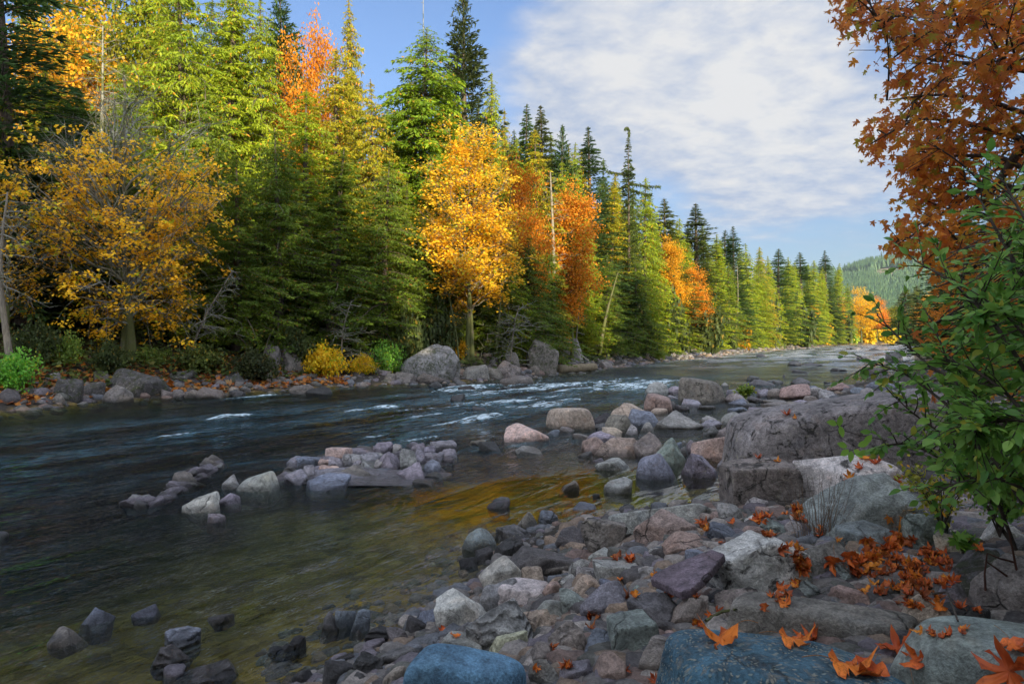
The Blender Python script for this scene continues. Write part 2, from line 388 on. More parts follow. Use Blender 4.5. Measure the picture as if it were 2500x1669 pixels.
# far hill: a ridge about two kilometres off
def hill(x, y):
    prof = np.interp(x / np.maximum(y, 1) * FPX + 1250, [-4000, 1500, 2045, 2100, 2160, 2230, 2300, 2500, 5000], [.055, .075, .088, .0945, .1005, .106, .105, .100, .06]) 
    k = smooth((y - 900) / 1500)
    z = prof * 2400 * k * np.where(y > 900, 1, 0)
    return z * np.exp(-np.clip(y - 2400, 0, None) / 900) + np.where(y > 900, 12 * vnoise(xyz(x / 160, y / 160), 8), 0)
def cutmask(x, y):
    px = x / np.maximum(y, 1) * FPX + 1250; z = hill(x, y); py = HORIZON - (z - CAMZ) / np.maximum(y, 1) * FPX
    a = smooth(1 - np.abs(px - 2168) / 42) * smooth(1 - np.abs(py - (672 + (2168 - px) * .12)) / 15)
    b = smooth(1 - np.abs(px - 2080) / 60) * smooth(1 - np.abs(py - 677) / 5)
    return np.where(y > 1000, np.clip((a + b) * 3, 0, 1), 0)
build_ground()

# ------------------------------------------------------------------ the river
FLOW = R(58)
def flow_st(x, y): return x * math.cos(FLOW) + y * math.sin(FLOW), -x * math.sin(FLOW) + y * math.cos(FLOW)
RAPIDS = [  # photo pixels of the broken water: x, y, half-length along the flow (m), half-width (m), strength
    (1180, 945, 6.0, 1.4, 1.0), (1330, 946, 6, 1.6, .9), (1450, 940, 7, 1.6, .9), (1560, 942, 7, 1.6, .9), (1100, 990, 3.5, .9, .75), (1230, 985, 3, .9, .85), (1350, 985, 3, 1.0, .85),
    (1170, 1025, 1.8, .5, 1.0), (1250, 1020, 2, .5, .6), (920, 998, 2.2, .5, .75), (1000, 1000, 2.0, .4, .6), (870, 1020, 2.0, .6, .45), (545, 1022, 1.2, .3, 1.0), (610, 1020, .6, .2, .6), (430, 1064, 1.0, .16, 1.0), (560, 1070, 1.2, .2, .5),
    (700, 962, 3, .35, .9), (760, 975, 2.5, .35, .7), (780, 1000, 2.5, .4, .35), (45, 1152, .6, .2, .7), (925, 1062, .8, .2, 1.0), (1000, 1078, 1.8, .25, .6), (1150, 1000, 5, 2.5, .35), (1290, 962, 8, 3.5, .45),
    (1280, 1085, 1.0, .3, .6), (1140, 1098, .8, .25, .6), (1060, 1050, 1.4, .35, .5), (700, 1040, 4, 1.2, .25), (300, 1120, 4, 1.4, .2), (270, 1160, 1.2, .25, .35), (1960, 868, 16, 3.5, .35), (1800, 905, 5, 2, .22), (1400, 1075, 1.5, .4, .4), (1540, 985, 2.5, .8, .5)]
def build_water():
    r = np.concatenate([np.geomspace(2.6, 70, 430), np.geomspace(71, 420, 60)])
    th = np.concatenate([np.linspace(-1.9, -.80, 40), np.linspace(-.795, .72, 760), np.linspace(.73, 1.35, 20)])
    x, y, F = polar(r, th)
    d, _ = sdist(x, y)
    keep = (d < 1.5)[F].any(1); F = F[keep]
    used, inv = np.unique(F, return_inverse=True); F = inv.reshape(F.shape); x = x[used]; y = y[used]; d = d[used]
    s, t = flow_st(x, y)
    m = np.zeros_like(x)
    for (px, py, ls, lt, a) in RAPIDS:
        Y = CAMZ * FPX / (py - HORIZON); X = (px - 1250) / FPX * Y; s0, t0 = flow_st(X, Y)
        m = np.maximum(m, a * np.exp(-((s - s0) / ls) ** 2 - ((t - t0) / lt) ** 2))
    edge = smooth(-d / .8)
    sky_band = np.zeros_like(x)  # broad bands where reflected sky is painted blue into the water colour
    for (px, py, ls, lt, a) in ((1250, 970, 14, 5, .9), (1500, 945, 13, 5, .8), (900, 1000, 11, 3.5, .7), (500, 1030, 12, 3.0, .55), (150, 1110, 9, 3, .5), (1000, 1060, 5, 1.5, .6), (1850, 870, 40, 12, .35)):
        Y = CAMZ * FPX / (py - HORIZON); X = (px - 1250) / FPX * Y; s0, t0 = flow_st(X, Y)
        sky_band = np.maximum(sky_band, a * np.exp(-((s - s0) / ls) ** 2 - ((t - t0) / lt) ** 2))
    w1 = fbm(xyz(s * .30, t * 1.1), 3, 31); w2 = fbm(xyz(s * 1.0, t * 2.6), 3, 32)
    ridge = 1 - np.abs(fbm(xyz(s * .55 + w1 * .4, t * 2.2), 4, 33)) * 2.2
    z = .014 * w1 * edge + .009 * w2 * edge + m * edge * (.11 * w1 + .07 * w2 + .06 * ridge)
    foam = smooth((ridge * .55 + .38 * w2 + .30 * w1 - (.82 - .88 * m)) / .34) * smooth(m * 4) * smooth(-d / .4 + .4)
    calm = np.exp(-((x - 2.2) / 2.6) ** 2 - ((y - 10.6) / 2.2) ** 2) + .75 * np.exp(-((x + .6) / 2.2) ** 2 - ((y - 9.2) / 2.4) ** 2)
    live = 1 - np.clip(calm * 1.15, 0, 1) * .95
    z = z * (.3 + .7 * live)
    g = NG('river_water'); P = g.n('ShaderNodeNewGeometry').outputs['Position']
    mp = g.n('ShaderNodeMapping', vector_type='TEXTURE'); g.l(P, mp.inputs[0]); mp.inputs['Rotation'].default_value = (0, 0, FLOW); mp.inputs['Scale'].default_value = (3.4, 1, 1)
    Q = mp.outputs[0]
    a1 = g.noise(Q, 1.9, 3, .5, .6); a2 = g.noise(Q, 7.0, 3, .55, .8); a3 = g.noise(Q, 19, 2, .5, .3)
    lively = g.math('MULTIPLY', g.mr(g.noise(P, .33, 2), .38, .62, .35, 1.0), g.attr('lively'))
    hh = g.math('ADD', g.math('MULTIPLY', a1, g.mr(g.attr('lively'), 0, 1, .3, 1)), g.math('ADD', g.math('MULTIPLY', a2, g.math('MULTIPLY', lively, .85)), g.math('MULTIPLY', a3, g.math('MULTIPLY', lively, .60))))
    nrm = g.bump(hh, 1.0, .22)
    gl = g.n('ShaderNodeBsdfGlossy'); yy = g.n('ShaderNodeSeparateXYZ'); g.l(P, yy.inputs[0]); g.put(gl.inputs['Roughness'], g.mix(g.mr(yy.outputs[1], 34, 75), (.05, .05, .05), g.mr(g.noise(Q, .35, 4, .6), .40, .58, .10, .50))); g.put(gl.inputs['Color'], (1, 1, 1)); g.l(nrm, gl.inputs['Normal'])
    tr = g.n('ShaderNodeBsdfTransparent'); g.put(tr.inputs[0], (.93, .97, .90))
    fr = g.n('ShaderNodeFresnel'); fr.inputs[0].default_value = 1.33; g.l(nrm, fr.inputs['Normal'])
    mx = g.n('ShaderNodeMixShader'); g.l(fr.outputs[0], mx.inputs[0]); g.l(tr.outputs[0], mx.inputs[1]); g.l(gl.outputs[0], mx.inputs[2])
    df = g.n('ShaderNodeBsdfDiffuse'); g.l(nrm, df.inputs['Normal'])
    fo = g.math('MULTIPLY', g.attr('foam'), g.mr(g.noise(Q, 8, 5, .7, .5), .40, .56)); 
    # aerated water around the breaks, plus painted blue of reflected sky across mid-river
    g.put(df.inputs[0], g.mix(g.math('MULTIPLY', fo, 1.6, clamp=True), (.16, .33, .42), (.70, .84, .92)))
    fo = g.math('MAXIMUM', fo, g.math('MULTIPLY', g.attr('milk_sky'), g.mr(a2, .40, .62, 0, .62)))
    mx2 = g.n('ShaderNodeMixShader'); g.l(fo, mx2.inputs[0]); g.l(mx.outputs[0], mx2.inputs[1]); g.l(df.outputs[0], mx2.inputs[2])
    g.l(mx2.outputs[0], g.out.inputs['Surface'])
    va = g.n('ShaderNodeVolumeAbsorption'); g.put(va.inputs[0], (.46, .62, .42)); va.inputs[1].default_value = 1.5
    g.l(va.outputs[0], g.out.inputs['Volume'])
    me = make_mesh('river_water', xyz(x, y, z), [F], g.m, True, attrs=dict(foam=foam, lively=live, milk_sky=np.clip(np.maximum(m * 1.2, sky_band * .9), 0, 1) * smooth(w1 * 1.2 + .6)))
    tag(ob('river_water', me), kind='structure')
build_water()

# ------------------------------------------------------------------ rocks
_ico = {}
def ico(k):
    if k not in _ico:
        import bmesh
        bm = bmesh.new(); bmesh.ops.create_icosphere(bm, subdivisions=k, radius=1)
        V = np.array([v.co[:] for v in bm.verts]); F = np.array([[v.index for v in f.verts] for f in bm.faces]); bm.free()
        _ico[k] = (unit(V), F)
    return _ico[k]
def rock_shape(seed, a, b, c, kind, res):
    rs = np.random.RandomState(seed); n, F = ico(res)
    if kind in 'amscp': n = unit(n * np.array([1, 1, .999]))
    K = dict(r=(18, 12, .84, 1.0), a=(11, 90, .60, 1.0), s=(11, 90, .70, 1.05), m=(13, 45, .66, 1.0), c=(7, 80, .80, 1.05), o=(8, 9, .95, 1.1), p=(7, 90, .5, .9))[kind]
    pn = unit(rs.normal(size=(K[0], 3))); pd = rs.uniform(K[2], K[3], K[0])
    extra, ed = [], []
    yaw = rs.uniform(-.45, .45)
    cy, sy = math.cos(yaw), math.sin(yaw)
    if kind in 'co':
        for v in ((1, 0, 0), (-1, 0, 0), (0, 1, 0), (0, -1, 0), (0, 0, 1), (0, 0, -1)):
            w = (v[0] * cy - v[1] * sy, v[0] * sy + v[1] * cy, v[2]) ; w = np.array(w) + rs.normal(size=3) * (.14 if kind == 'c' else .05)
            extra.append(w); ed.append(rs.uniform(.68, .76) if kind == 'c' else .76)
    if kind == 's':
        extra += [np.array([rs.normal() * .18, rs.normal() * .15 - .05, 1]), np.array([0, 0, -1.])]; ed += [.42, .5]
    if kind == 'a' or kind == 'm':
        extra += [np.array([rs.normal() * .3, -.3 + rs.normal() * .25, 1])]; ed += [rs.uniform(.6, .75)]
    if kind == 'p':
        for q in range(4):
            an = q * 1.57 + rs.uniform(-.4, .4) + .6; extra.append(np.array([math.cos(an), math.sin(an), .75])); ed.append(.52)
    if extra: pn = np.vstack([pn, unit(np.array(extra))]); pd = np.concatenate([pd, ed])
    pw = K[1]
    q = np.maximum(n @ pn.T, 0) / pd
    r = (q ** pw).sum(1) ** (-1.0 / pw); r = np.minimum(r, 1.5)
    V = n * r[:, None]
    amp = dict(r=.05, a=.05, s=.05, m=.10, c=.04, o=.025, p=.04)[kind]
    V = V * (1 + amp * fbm(n * 1.6 + seed, 3, seed))[:, None]
    lo = V.min(0); hi = V.max(0)
    V[:, :2] = (V[:, :2] - (lo + hi)[:2] / 2) / ((hi - lo)[:2] / 2); V[:, 2] = V[:, 2] / hi[2]; V[:, 2] = np.maximum(V[:, 2], -1)
    V = V * np.array([a, b, c])
    size = (a * b * c) ** (1 / 3.)
    rough = dict(r=.022, a=.035, s=.03, m=.06, c=.022, o=.010, p=.03)[kind]
    f1 = fbm(V / size * 2.2 + seed * 3.1, 5, seed + 5, .55); f2 = 1 - np.abs(fbm(V / size * 3.5 + seed, 4, seed + 9)) * 2
    V = V + n * (size * rough * (f1 * 1.2 - np.clip(f2 - .75, 0, 1) * (1.2 if kind in 'amsc' else .3)))[:, None]
    return V, F
PAL0 = dict(g=('grey', (.215, .205, .20)), d=('dark grey', (.085, .080, .084)), k=('blackish', (.040, .038, .042)), b=('slate blue', (.125, .150, .215)), B=('bright blue', (.115, .27, .44)),
           p=('purple grey', (.185, .160, .205)), t=('tan', (.33, .245, .165)), r=('reddish brown', (.245, .150, .120)), w=('pale grey', (.39, .36, .335)), y=('pale yellow', (.44, .40, .23)),
           n=('brown grey', (.165, .138, .118)), e=('green grey', (.155, .19, .175)), v=('pinkish', (.39, .235, .185)))
PAL = {k: (n_, tuple(1.34 * (.62 * c + .38 * (sum(v) / 3) * w) for c, w in zip(v, (1.03, 1.0, .97)))) for k, (n_, v) in PAL0.items()}
PAL['B'] = ('bright blue', (.12, .25, .38)); PAL['S'] = ('blue', (.060, .135, .20))
SHAPE = dict(r='rounded', a='angular', s='flat', m='rough', c='blocky', o='smooth oblong', p='pyramid-shaped')
LAND = [(1140, 1660, 'bright blue boulder'), (1900, 1610, 'blue speckled boulder'), (1240, 1580, 'pale yellow angular rock'), (2000, 1060, 'huge sloping boulder'), (1285, 1055, 'pink rounded boulder'),
        (1393, 1020, 'oblong tan boulder'), (930, 1130, 'cracked rock outcrop'), (1860, 1180, 'blocky boulder with a dark side'), (1720, 950, 'big domed boulder in the water'), (1850, 1380, 'broad pinkish flat-topped boulder'),
        (1550, 1555, 'big dark teal block'), (1690, 1430, 'plank-like stone slab'), (1172, 1313, 'veined blue-grey boulder'), (1640, 1290, 'broad reddish boulder'), (2100, 1260, 'big cracked teal boulder'),
        (1605, 1137, 'smooth blue-grey twin boulder'), (2170, 1390, 'hollow full of orange leaves'), (790, 875, 'yellow shrub on the far bank'), (1045, 880, 'huge rounded far-bank boulder'), (1320, 875, 'tall boulder on the far bank'), (1505, 1265, 'long grey slab beside the pool'), (2000, 1515, 'long brown flat boulder'), (605, 1180, 'round cracked boulder'), (235, 1495, 'dark pyramid rock in the stream'), (1130, 1490, 'half-pale half-reddish boulder'), (1310, 1430, 'long pale boulder')]
used_labels = set()
def auto_label(px, py, w, colname, shape, thingword, far, water):
    size = 'huge' if w > 260 else 'large' if w > 130 else 'medium' if w > 70 else 'small' if w > 35 else 'tiny'
    c = []
    for (lx, ly, nm) in LAND:
        dx, dy = lx - px, (ly - py) * 1.3; D = math.hypot(dx, dy)
        if D < 12: continue
        if abs(px - lx) > abs(py - ly) * 1.1: rel = 'right of' if px > lx else 'left of'
        else: rel = 'in front of' if py > ly else 'behind'
        c.append((D, rel, nm))
    c.sort()
    head = '%s %s %s %s' % (size, colname, shape, thingword)
    place = 'in the water ' if water else ''
    for i in range(9):
        L_ = '%s %s%s the %s' % (head, place, c[i][1], c[i][2])
        if len(L_.split()) > 16: L_ = '%s %s %s %s the %s' % (size, colname, thingword, c[i][1], c[i][2])
        if len(L_.split()) <= 16 and L_ not in used_labels: used_labels.add(L_); return L_
        L2 = '%s %s%s the %s and %s the %s' % (head, '', c[i][1], c[i][2], c[i + 1][1], c[i + 1][2])
        if len(L2.split()) <= 16 and L2 not in used_labels: used_labels.add(L2); return L2
    return L_
BV, BF, _nv = [], [], 0       # everything that fallen leaves can come to rest on
def add_bvh(V, F):
    global _nv
    BV.append(V); BF.append(F + _nv); _nv += len(V)
_seed = [11]
def place_rock(x0, y0, x1, y1, kind, col, mode='plain', label=None, name='rock', group=None, bdep=.80, tilt=0.0, seed=None, far=False, zoff=0.0):
    if not label: gx, gy = (x1 - x0) * .06, (y1 - y0) * .05; x0 -= gx; x1 += gx; y0 -= gy * .6; y1 += gy * 1.6
    _seed[0] += 1; sd = seed or _seed[0]
    cx = (x0 + x1) / 2
    X, Y, zg = on_ground(cx, min(y1, 1900))
    dep = math.atan((min(y1, 1900) - HORIZON) / FPX); s_, c_ = math.sin(dep), math.cos(dep)
    D = math.hypot(Y, CAMZ - zg)
    a = (x1 - x0) / 2 / FPX * Y; b = a * bdep
    H = (y1 - y0) / FPX * D * c_
    if 2 * b * s_ > H * .85: b = max(H * .85 / (2 * s_), .18 * a)
    Yc = Y + b * .8; k = Yc / Y; a *= k; H *= k
    c = math.sqrt(max((H - b * s_) ** 2 - (b * s_) ** 2, (.22 * a) ** 2)) / c_
    Xc = X * k; wpx = x1 - x0; lift = 0.0
    if zg > .001 and not far:       # stones on the bank rest on their undersides, with gaps below
        Hp = y1 - y0; rp = Hp / 1.72; ap = wpx / 2; bp = min(ap * bdep * .9, .85 * rp / max(s_, .05)); cp = math.sqrt(max(rp * rp - (bp * s_) ** 2, (.2 * ap) ** 2)) / c_; cp = min(cp, ap * 1.15)
        Xc, Yc, zg = on_ground(cx, min(y0 + rp + .5 * cp * c_, 1900)); m_ = Yc / FPX; a, b, c = ap * m_, bp * m_, cp * m_; lift = .5 * c
    res = 6 if wpx > 420 else 5 if wpx > 70 else 4 if wpx > 26 else 3
    V, F = rock_shape(sd, a, b, c, kind, res)
    if tilt: V = V @ np.array([[math.cos(tilt), 0, math.sin(tilt)], [0, 1, 0], [-math.sin(tilt), 0, math.cos(tilt)]])
    yaw = -math.atan2(Xc, Yc); R_ = np.array([[math.cos(yaw), math.sin(yaw), 0], [-math.sin(yaw), math.cos(yaw), 0], [0, 0, 1]])
    V = V @ R_
    zb = min(zg, h1(Xc, Yc)) if not far else zg
    water = zg <= 0.001
    loc = np.array([Xc, Yc, (0 if water else zg if lift else zg * .75 + zb * .25) - .02 + zoff + lift])
    me = make_mesh(name, V, [F], RM[mode], True)
    rs = random.Random(sd * 7)
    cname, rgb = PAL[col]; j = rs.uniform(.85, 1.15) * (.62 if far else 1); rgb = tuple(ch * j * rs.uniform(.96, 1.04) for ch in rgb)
    o = ob(name, me, loc=loc, color=rgb)
    big = wpx > 130
    tag(o, label or auto_label(cx, (y0 + y1) / 2, wpx, cname, SHAPE[kind], 'boulder' if big else 'rock', far, water and not far),
        'boulder' if big else 'rock', group or ('rocks standing in the river' if water and not far else 'rocks along the far bank' if far else 'rocks heaped along the near bank'))
    if label: used_labels.add(label)
    add_bvh(V + loc, F)
    return o

MODES = dict(l='lichen', s='speckle', b='band', m='moss')
ZONES = dict(A=(1100, 1220, 3.4917), B=(700, 1320, 3.915), Cc=(1600, 1220, 3.492), D=(2000, 1220, 3.492), E=(1600, 820, 3.733), F=(1100, 880, 3.915), G=(0, 1000, 2.344), P=(0, 500, 2.8), Q=(834, 500, 2.8), X=(0, 0, 1))
# one row per rock: left top right bottom shape colour [surface] -- in pixels of an enlarged view of the photograph
TABLE = """
A 395 205 690 345 m d l
A 535 100 745 245 a n
A 745 80 915 190 a b
A 1050 12 1250 80 s b
A 320 -20 497 65 r d
A 1440 12 1575 75 r d
A 1355 75 1420 100 s d
A 365 325 615 500 a k
A 215 388 365 510 m k
A 78 475 232 572 m k
A 905 225 1150 425 a d
A 1125 160 1485 470 m n l
A 1820 280 2185 480 m r
A 535 390 1105 620 s d
A 260 498 630 800 r w
A 615 545 805 735 a t
A 785 495 1035 645 a n
A 1010 483 1195 680 m g
A 1080 545 1330 690 a g
A 1185 400 1390 545 a g
A 1105 380 1200 470 a n
A 1230 510 1600 685 c g
A 1420 445 1620 520 m r
A 1590 485 1740 745 a g
A 1650 400 1810 510 a g
A 1440 330 1640 450 a p
A 270 660 620 940 m g
A 790 663 935 850 a r
A 1045 625 1285 870 r t
A 1275 665 1420 780 r b
A 895 620 1080 760 m g l
A 1130 710 1530 1005 a p
A 940 750 1200 990 a e
A 712 835 1030 1045 r g
A 165 880 680 1340 m g b
A 580 905 845 1220 m t l
A 55 1035 230 1165 r d
A 840 1045 1150 1335 m n
A 1045 1020 1200 1150 a g
A 1150 1050 1390 1370 m b
A 1530 805 1950 1110 m d
A 1700 880 1870 1180 m n
A 1545 650 1730 790 a g
A 1553 705 1750 825 a e
A 1720 520 1880 620 s p
A 650 1195 900 1430 m n
A 676 1345 950 1640 a g
A 935 1370 1195 1640 a p
A 1190 1265 1490 1620 a r
A 625 1380 760 1520 a d
A 885 1270 1000 1420 a g
A 1555 1440 1690 1640 a d
A 830 1030 930 1095 r g
A 975 990 1060 1070 a w
A 785 1170 850 1225 r w
A 1860 490 2000 590 a g
A 1900 430 2040 520 s n
A 2010 390 2100 480 r n
A -20 720 120 800 s n
B 475 625 655 812 a b
B 330 665 500 830 a d
B 603 650 785 860 a b
B 640 830 740 898 p d
B 10 880 175 1012 a k
B 760 785 970 1010 m k b
B 965 800 1150 1008 m d
B 1135 670 1325 920 m k
B 1255 600 1480 850 a b
B 1450 495 1620 590 a d
B 715 960 920 1300 m k b
B 355 1120 640 1420 c k
B 480 1065 650 1175 m k
B 630 1080 900 1320 m k b
B 915 1000 1215 1170 s d
B 1250 1015 1390 1185 a k
B 1170 915 1330 1005 m k
B 60 1200 285 1420 a k
B 920 1190 1130 1420 m n
B 1110 1215 1290 1330 m g
B 590 1240 760 1420 m k
B 1340 1150 1400 1205 r d
B 1400 860 1640 1010 s k
B -60 960 60 1050 m k
Cc 545 25 770 200 m g
Cc 755 65 850 130 a d
Cc 855 42 985 145 a r
Cc 980 58 1145 150 s n
Cc 765 110 980 235 a w
Cc 470 90 610 195 a r
Cc 440 185 690 370 m b
Cc 688 220 760 305 m d
Cc 750 210 915 325 s r
Cc 905 150 1130 320 m e b
Cc 1110 150 1260 330 m g
Cc 800 0 990 70 s g
Cc 300 100 520 215 a n
Cc 1250 335 1650 700 m n
Cc 530 725 975 1020 m n l
Cc 975 735 1175 935 m w l
Cc 1060 845 1265 985 a k
Cc 1185 660 1385 910 a e
Cc 1360 680 1535 895 r d
Cc 1480 530 1665 730 a e
Cc 1600 430 1830 650 a y
Cc 1475 720 1870 920 a r
Cc 350 950 560 1115 m g
Cc 430 1080 645 1190 m d
Cc 550 1030 695 1125 a r
Cc 270 405 600 550 s b
Cc 280 385 450 485 a g
Cc 105 455 285 530 s g
Cc 205 510 310 600 m g
Cc 310 570 490 860 c d
Cc 210 700 365 830 a d
Cc 0 375 95 520 m d
Cc 110 812 450 1110 m n
Cc 345 820 470 890 a n
Cc 100 1085 390 1200 m r
Cc 150 1280 300 1420 m d
D 185 190 665 440 m e
D 505 20 850 290 a r
D 740 70 1075 470 m e m
D 1005 290 1230 510 a t
D 1105 215 1240 300 a d
D 315 370 485 480 a r
D 580 455 840 610 s g
D 875 700 1045 810 a b
D 735 800 1075 1105 r t l
D 380 750 545 870 a t
D 1045 895 1400 1110 o k
D 625 1110 915 1300 m d
D 885 1140 1035 1235 a d
D 780 1040 965 1115 m k
D 1420 160 1800 420 s w
D 1640 230 1850 580 m d
D 620 815 795 885 a r
D 605 575 775 650 m g
D 860 520 1010 580 a d
E 605 420 665 462 r g
E 225 570 430 642 s p
E 95 455 265 522 m p
E 120 535 235 577 s p
E 640 515 855 602 r n
E 655 485 800 552 m p
E 672 562 835 627 m b
E 850 545 1002 602 m d
E 825 470 960 517 r d
E 828 362 942 410 a d
E 830 395 1068 447 m d
E 1070 400 1160 434 a d
E 1245 377 1395 434 r d
E 1210 222 1325 267 a d
E 1335 242 1502 270 m d
E 1255 303 1400 333 s d
E 1605 290 1727 319 s d
E 1928 283 2100 333 s d
E 930 480 1045 552 a p
E 1030 475 1168 558 r n
E 1150 437 1388 580 r r
E 1380 465 1520 560 r g
E 1355 540 1480 615 r n
E 1335 450 1475 492 s b
E 1498 485 1652 573 m g
E 1582 425 1750 498 m r
E 1695 440 1815 492 a d
E 1785 465 1895 525 a b
E 1945 405 2182 500 r b
E 785 605 905 648 r d
E 668 638 835 698 r b
E 840 640 935 675 r d
E 985 597 1280 695 s n
E 1230 630 1340 692 a d
E 1245 575 1390 625 r p
E 772 655 1090 795 c p
E 598 685 785 805 r g
E 535 765 895 925 m n
E 420 720 578 785 m g
E 408 760 592 835 m p
E 430 810 585 905 m d l
E 340 890 695 1125 c v
E -10 680 405 835 m g
E 285 940 360 1050 r p
E 0 935 265 1185 m e s
E 565 1105 655 1210 r g
E 835 1455 1050 1570 m g
E 1050 1480 1100 1560 r t
E 1245 1470 1330 1560 r d
E 1850 175 1980 213 m d
E 2110 148 2240 223 m d
E 1785 98 1862 124 s d
E 1960 90 2100 126 m d
E 925 158 1022 188 m d
E 1135 168 1165 182 r d
E 188 615 308 680 a d
E 390 625 548 668 s d
E 170 955 242 1012 r b
E 235 945 292 988 r g
E 210 1000 295 1085 r d
E 1000 575 1210 612 s n
E 1475 565 1545 620 a b
E 1400 605 1495 640 r n
E 1880 470 2000 540 r g
E 2060 480 2240 560 m g
E 2000 560 2180 640 m d
E 1160 350 1182 370 r d
E 1360 343 1392 352 r d
E 970 464 1072 482 s d
E 1020 398 1090 416 s d
E 1540 410 1600 428 s d
F 280 760 470 868 a k
F 632 812 882 888 s g
F 1035 625 1175 680 s g
F 912 653 1038 712 r b
F 1170 688 1312 748 r n
F 1540 400 1838 548 a t
F 1665 465 1988 608 m b
F 1492 510 1732 670 r n
F 1372 495 1532 625 a k
F 1678 605 1785 700 m g
F 1812 578 1948 668 r g
F 1455 630 1632 728 a t
F 1315 672 1602 765 m p
F 1260 728 1480 880 m r
F 1720 690 2005 905 m n
F 1405 925 1738 1038 m g
F 1222 865 1352 928 s d
F 1365 920 1472 972 a p
F 1042 1135 1222 1238 a n
F 1480 1110 1722 1255 a g
F 360 1295 558 1402 m d
F 1918 448 2068 508 r t
F 1640 400 1700 440 r d
F 2080 385 2160 470 r d
F 2150 415 2275 478 a d
F 5 310 136 388 m k
F 212 435 348 488 m k
F 1360 1255 1440 1300 s k
F 190 755 330 800 s n
F 1370 590 1510 650 a d
F 1410 620 1540 670 m d
F 2085 325 2195 365 s d
F 2060 240 2180 308 m d
F 2160 245 2235 282 a d
G 1278 367 1367 452 a g
G 1060 475 1240 580 m w
G 1225 470 1365 540 s p
G 1190 590 1285 645 s p
G 768 1105 905 1182 a b
G 300 1240 478 1350 r n
G 960 1250 1132 1350 s b b
G 885 1330 1080 1452 s d b
G 1028 1440 1335 1560 s d b
G 942 1455 1052 1528 s p
G 1200 1150 1332 1218 s d
G -10 685 42 722 r d
G 1545 1335 1672 1397 m k
P 718 1228 890 1338 a n
P 305 1138 408 1198 m g l
P 275 1318 352 1362 r d
P 348 1290 432 1358 r n
P 1108 1258 1192 1312 c n
P 1188 1256 1268 1312 m n
P 915 1286 998 1312 s n
P 1268 1258 1392 1312 m n
P 1355 1240 1522 1312 m n
P 1575 1258 1672 1304 m d
P 1988 1222 2175 1288 m n
P 1798 955 1912 1105 m n
P 1912 965 2072 1135 m n l
P 655 1128 772 1205 m n
P 540 1210 702 1315 m d m
P 388 1190 548 1338 m d m
P 108 1333 182 1362 s n
P 1148 1128 1332 1205 r d m
P 1538 1138 1672 1212 r d m
P 0 1255 122 1348 r d
P 200 1250 290 1300 r d
P 2100 1240 2260 1290 m k
P 1700 1225 1800 1262 m n
P 1890 1170 1950 1205 r n
Q 1048 1062 1218 1180 m n l
Q 1088 1162 1304 1225 a n
Q 1568 862 1772 988 m g l
Q 1738 968 1802 1003 a g
Q 598 1205 682 1243 r d
Q 98 1205 178 1244 r n
Q 728 1213 782 1243 r n
Q 1108 1008 1222 1105 r n
Q 1290 1100 1350 1152 r n
Q 270 1150 362 1212 m n
Q 360 1140 520 1215 m n
Q 500 1145 700 1210 m n b
Q 820 1090 1000 1190 m g
Q 960 1110 1100 1180 m n
Q 780 1190 860 1235 m d
Q 1080 1242 1158 1262 s k
Q 800 1232 915 1268 m k
Q 1660 1080 1710 1118 r n
Q 1760 1070 1850 1112 m n
"""
# the boulders one notices first
place_rock(1760, 968, 2320, 1180, 'o', 'g', 'lichen', 'huge dark sloping whaleback boulder under the green shrub', 'boulder', 'rocks heaped along the near bank', bdep=.5, tilt=.13, seed=901)
place_rock(1757, 1116, 1968, 1245, 'c', 'n', 'lichen', 'blocky brown boulder with one dark mossy side beside the still pool', 'boulder', 'rocks heaped along the near bank', bdep=.75, seed=905)
place_rock(1942, 1103, 2215, 1240, 'm', 'w', 'lichen', 'pale lichen-covered boulder with orange leaves on top behind the cracked teal boulder', 'boulder', 'rocks heaped along the near bank', bdep=.6, seed=902)
place_rock(1968, 1155, 2232, 1335, 'm', 'e', 'plain', 'big cracked teal-grey boulder with a pale flat top at the right', 'boulder', 'rocks heaped along the near bank', bdep=.7, seed=903)
place_rock(1657, 918, 1773, 984, 'o', 'n', 'lichen', 'big domed boulder standing in the river with dark stains on its crown', 'boulder', 'rocks standing in the river', bdep=.9, seed=907)
place_rock(1575, 930, 1632, 962, 'r', 'g', 'plain', 'dark rounded boulder in the river left of the big domed boulder', 'boulder', 'rocks standing in the river')
place_rock(1572, 958, 1642, 1004, 'r', 'r', 'plain', 'reddish rounded boulder just left of the big domed boulder', 'boulder', 'rocks standing in the river')
place_rock(1332, 994, 1454, 1048, 'o', 't', 'plain', 'smooth oblong tan boulder standing in the river beside the rapids', 'boulder', 'rocks standing in the river', bdep=.5, seed=911)
place_rock(1230, 1032, 1341, 1080, 'r', 'v', 'plain', 'smooth pink rounded boulder in the river, left of the oblong tan one', 'boulder', 'rocks standing in the river', bdep=.7, seed=912)
place_rock(1451, 1066, 1574, 1114, 'm', 'r', 'plain', 'long cracked reddish boulder at the edge of the brown pool', 'boulder', 'rocks standing in the river', bdep=.45)
place_rock(1551, 1103, 1660, 1172, 'r', 'b', 'plain', 'smooth blue-grey twin-humped boulder beside the still pool', 'boulder', 'rocks standing in the river', bdep=.6, seed=915)
place_rock(1658, 1098, 1755, 1166, 'a', 'p', 'lichen', 'purple grey angular boulder overhanging the still pool with a pale underside', 'boulder', 'rocks standing in the river')
place_rock(1487, 1210, 1730, 1300, 's', 'g', 'plain', 'long grey layered slab sloping up beside the still pool', 'boulder', 'rocks heaped along the near bank', bdep=.5, seed=918)
place_rock(1546, 1244, 1722, 1338, 'm', 'r', 'plain', 'broad reddish boulder with a rusty top in front of the grey slab', 'boulder', 'rocks heaped along the near bank', bdep=.6)
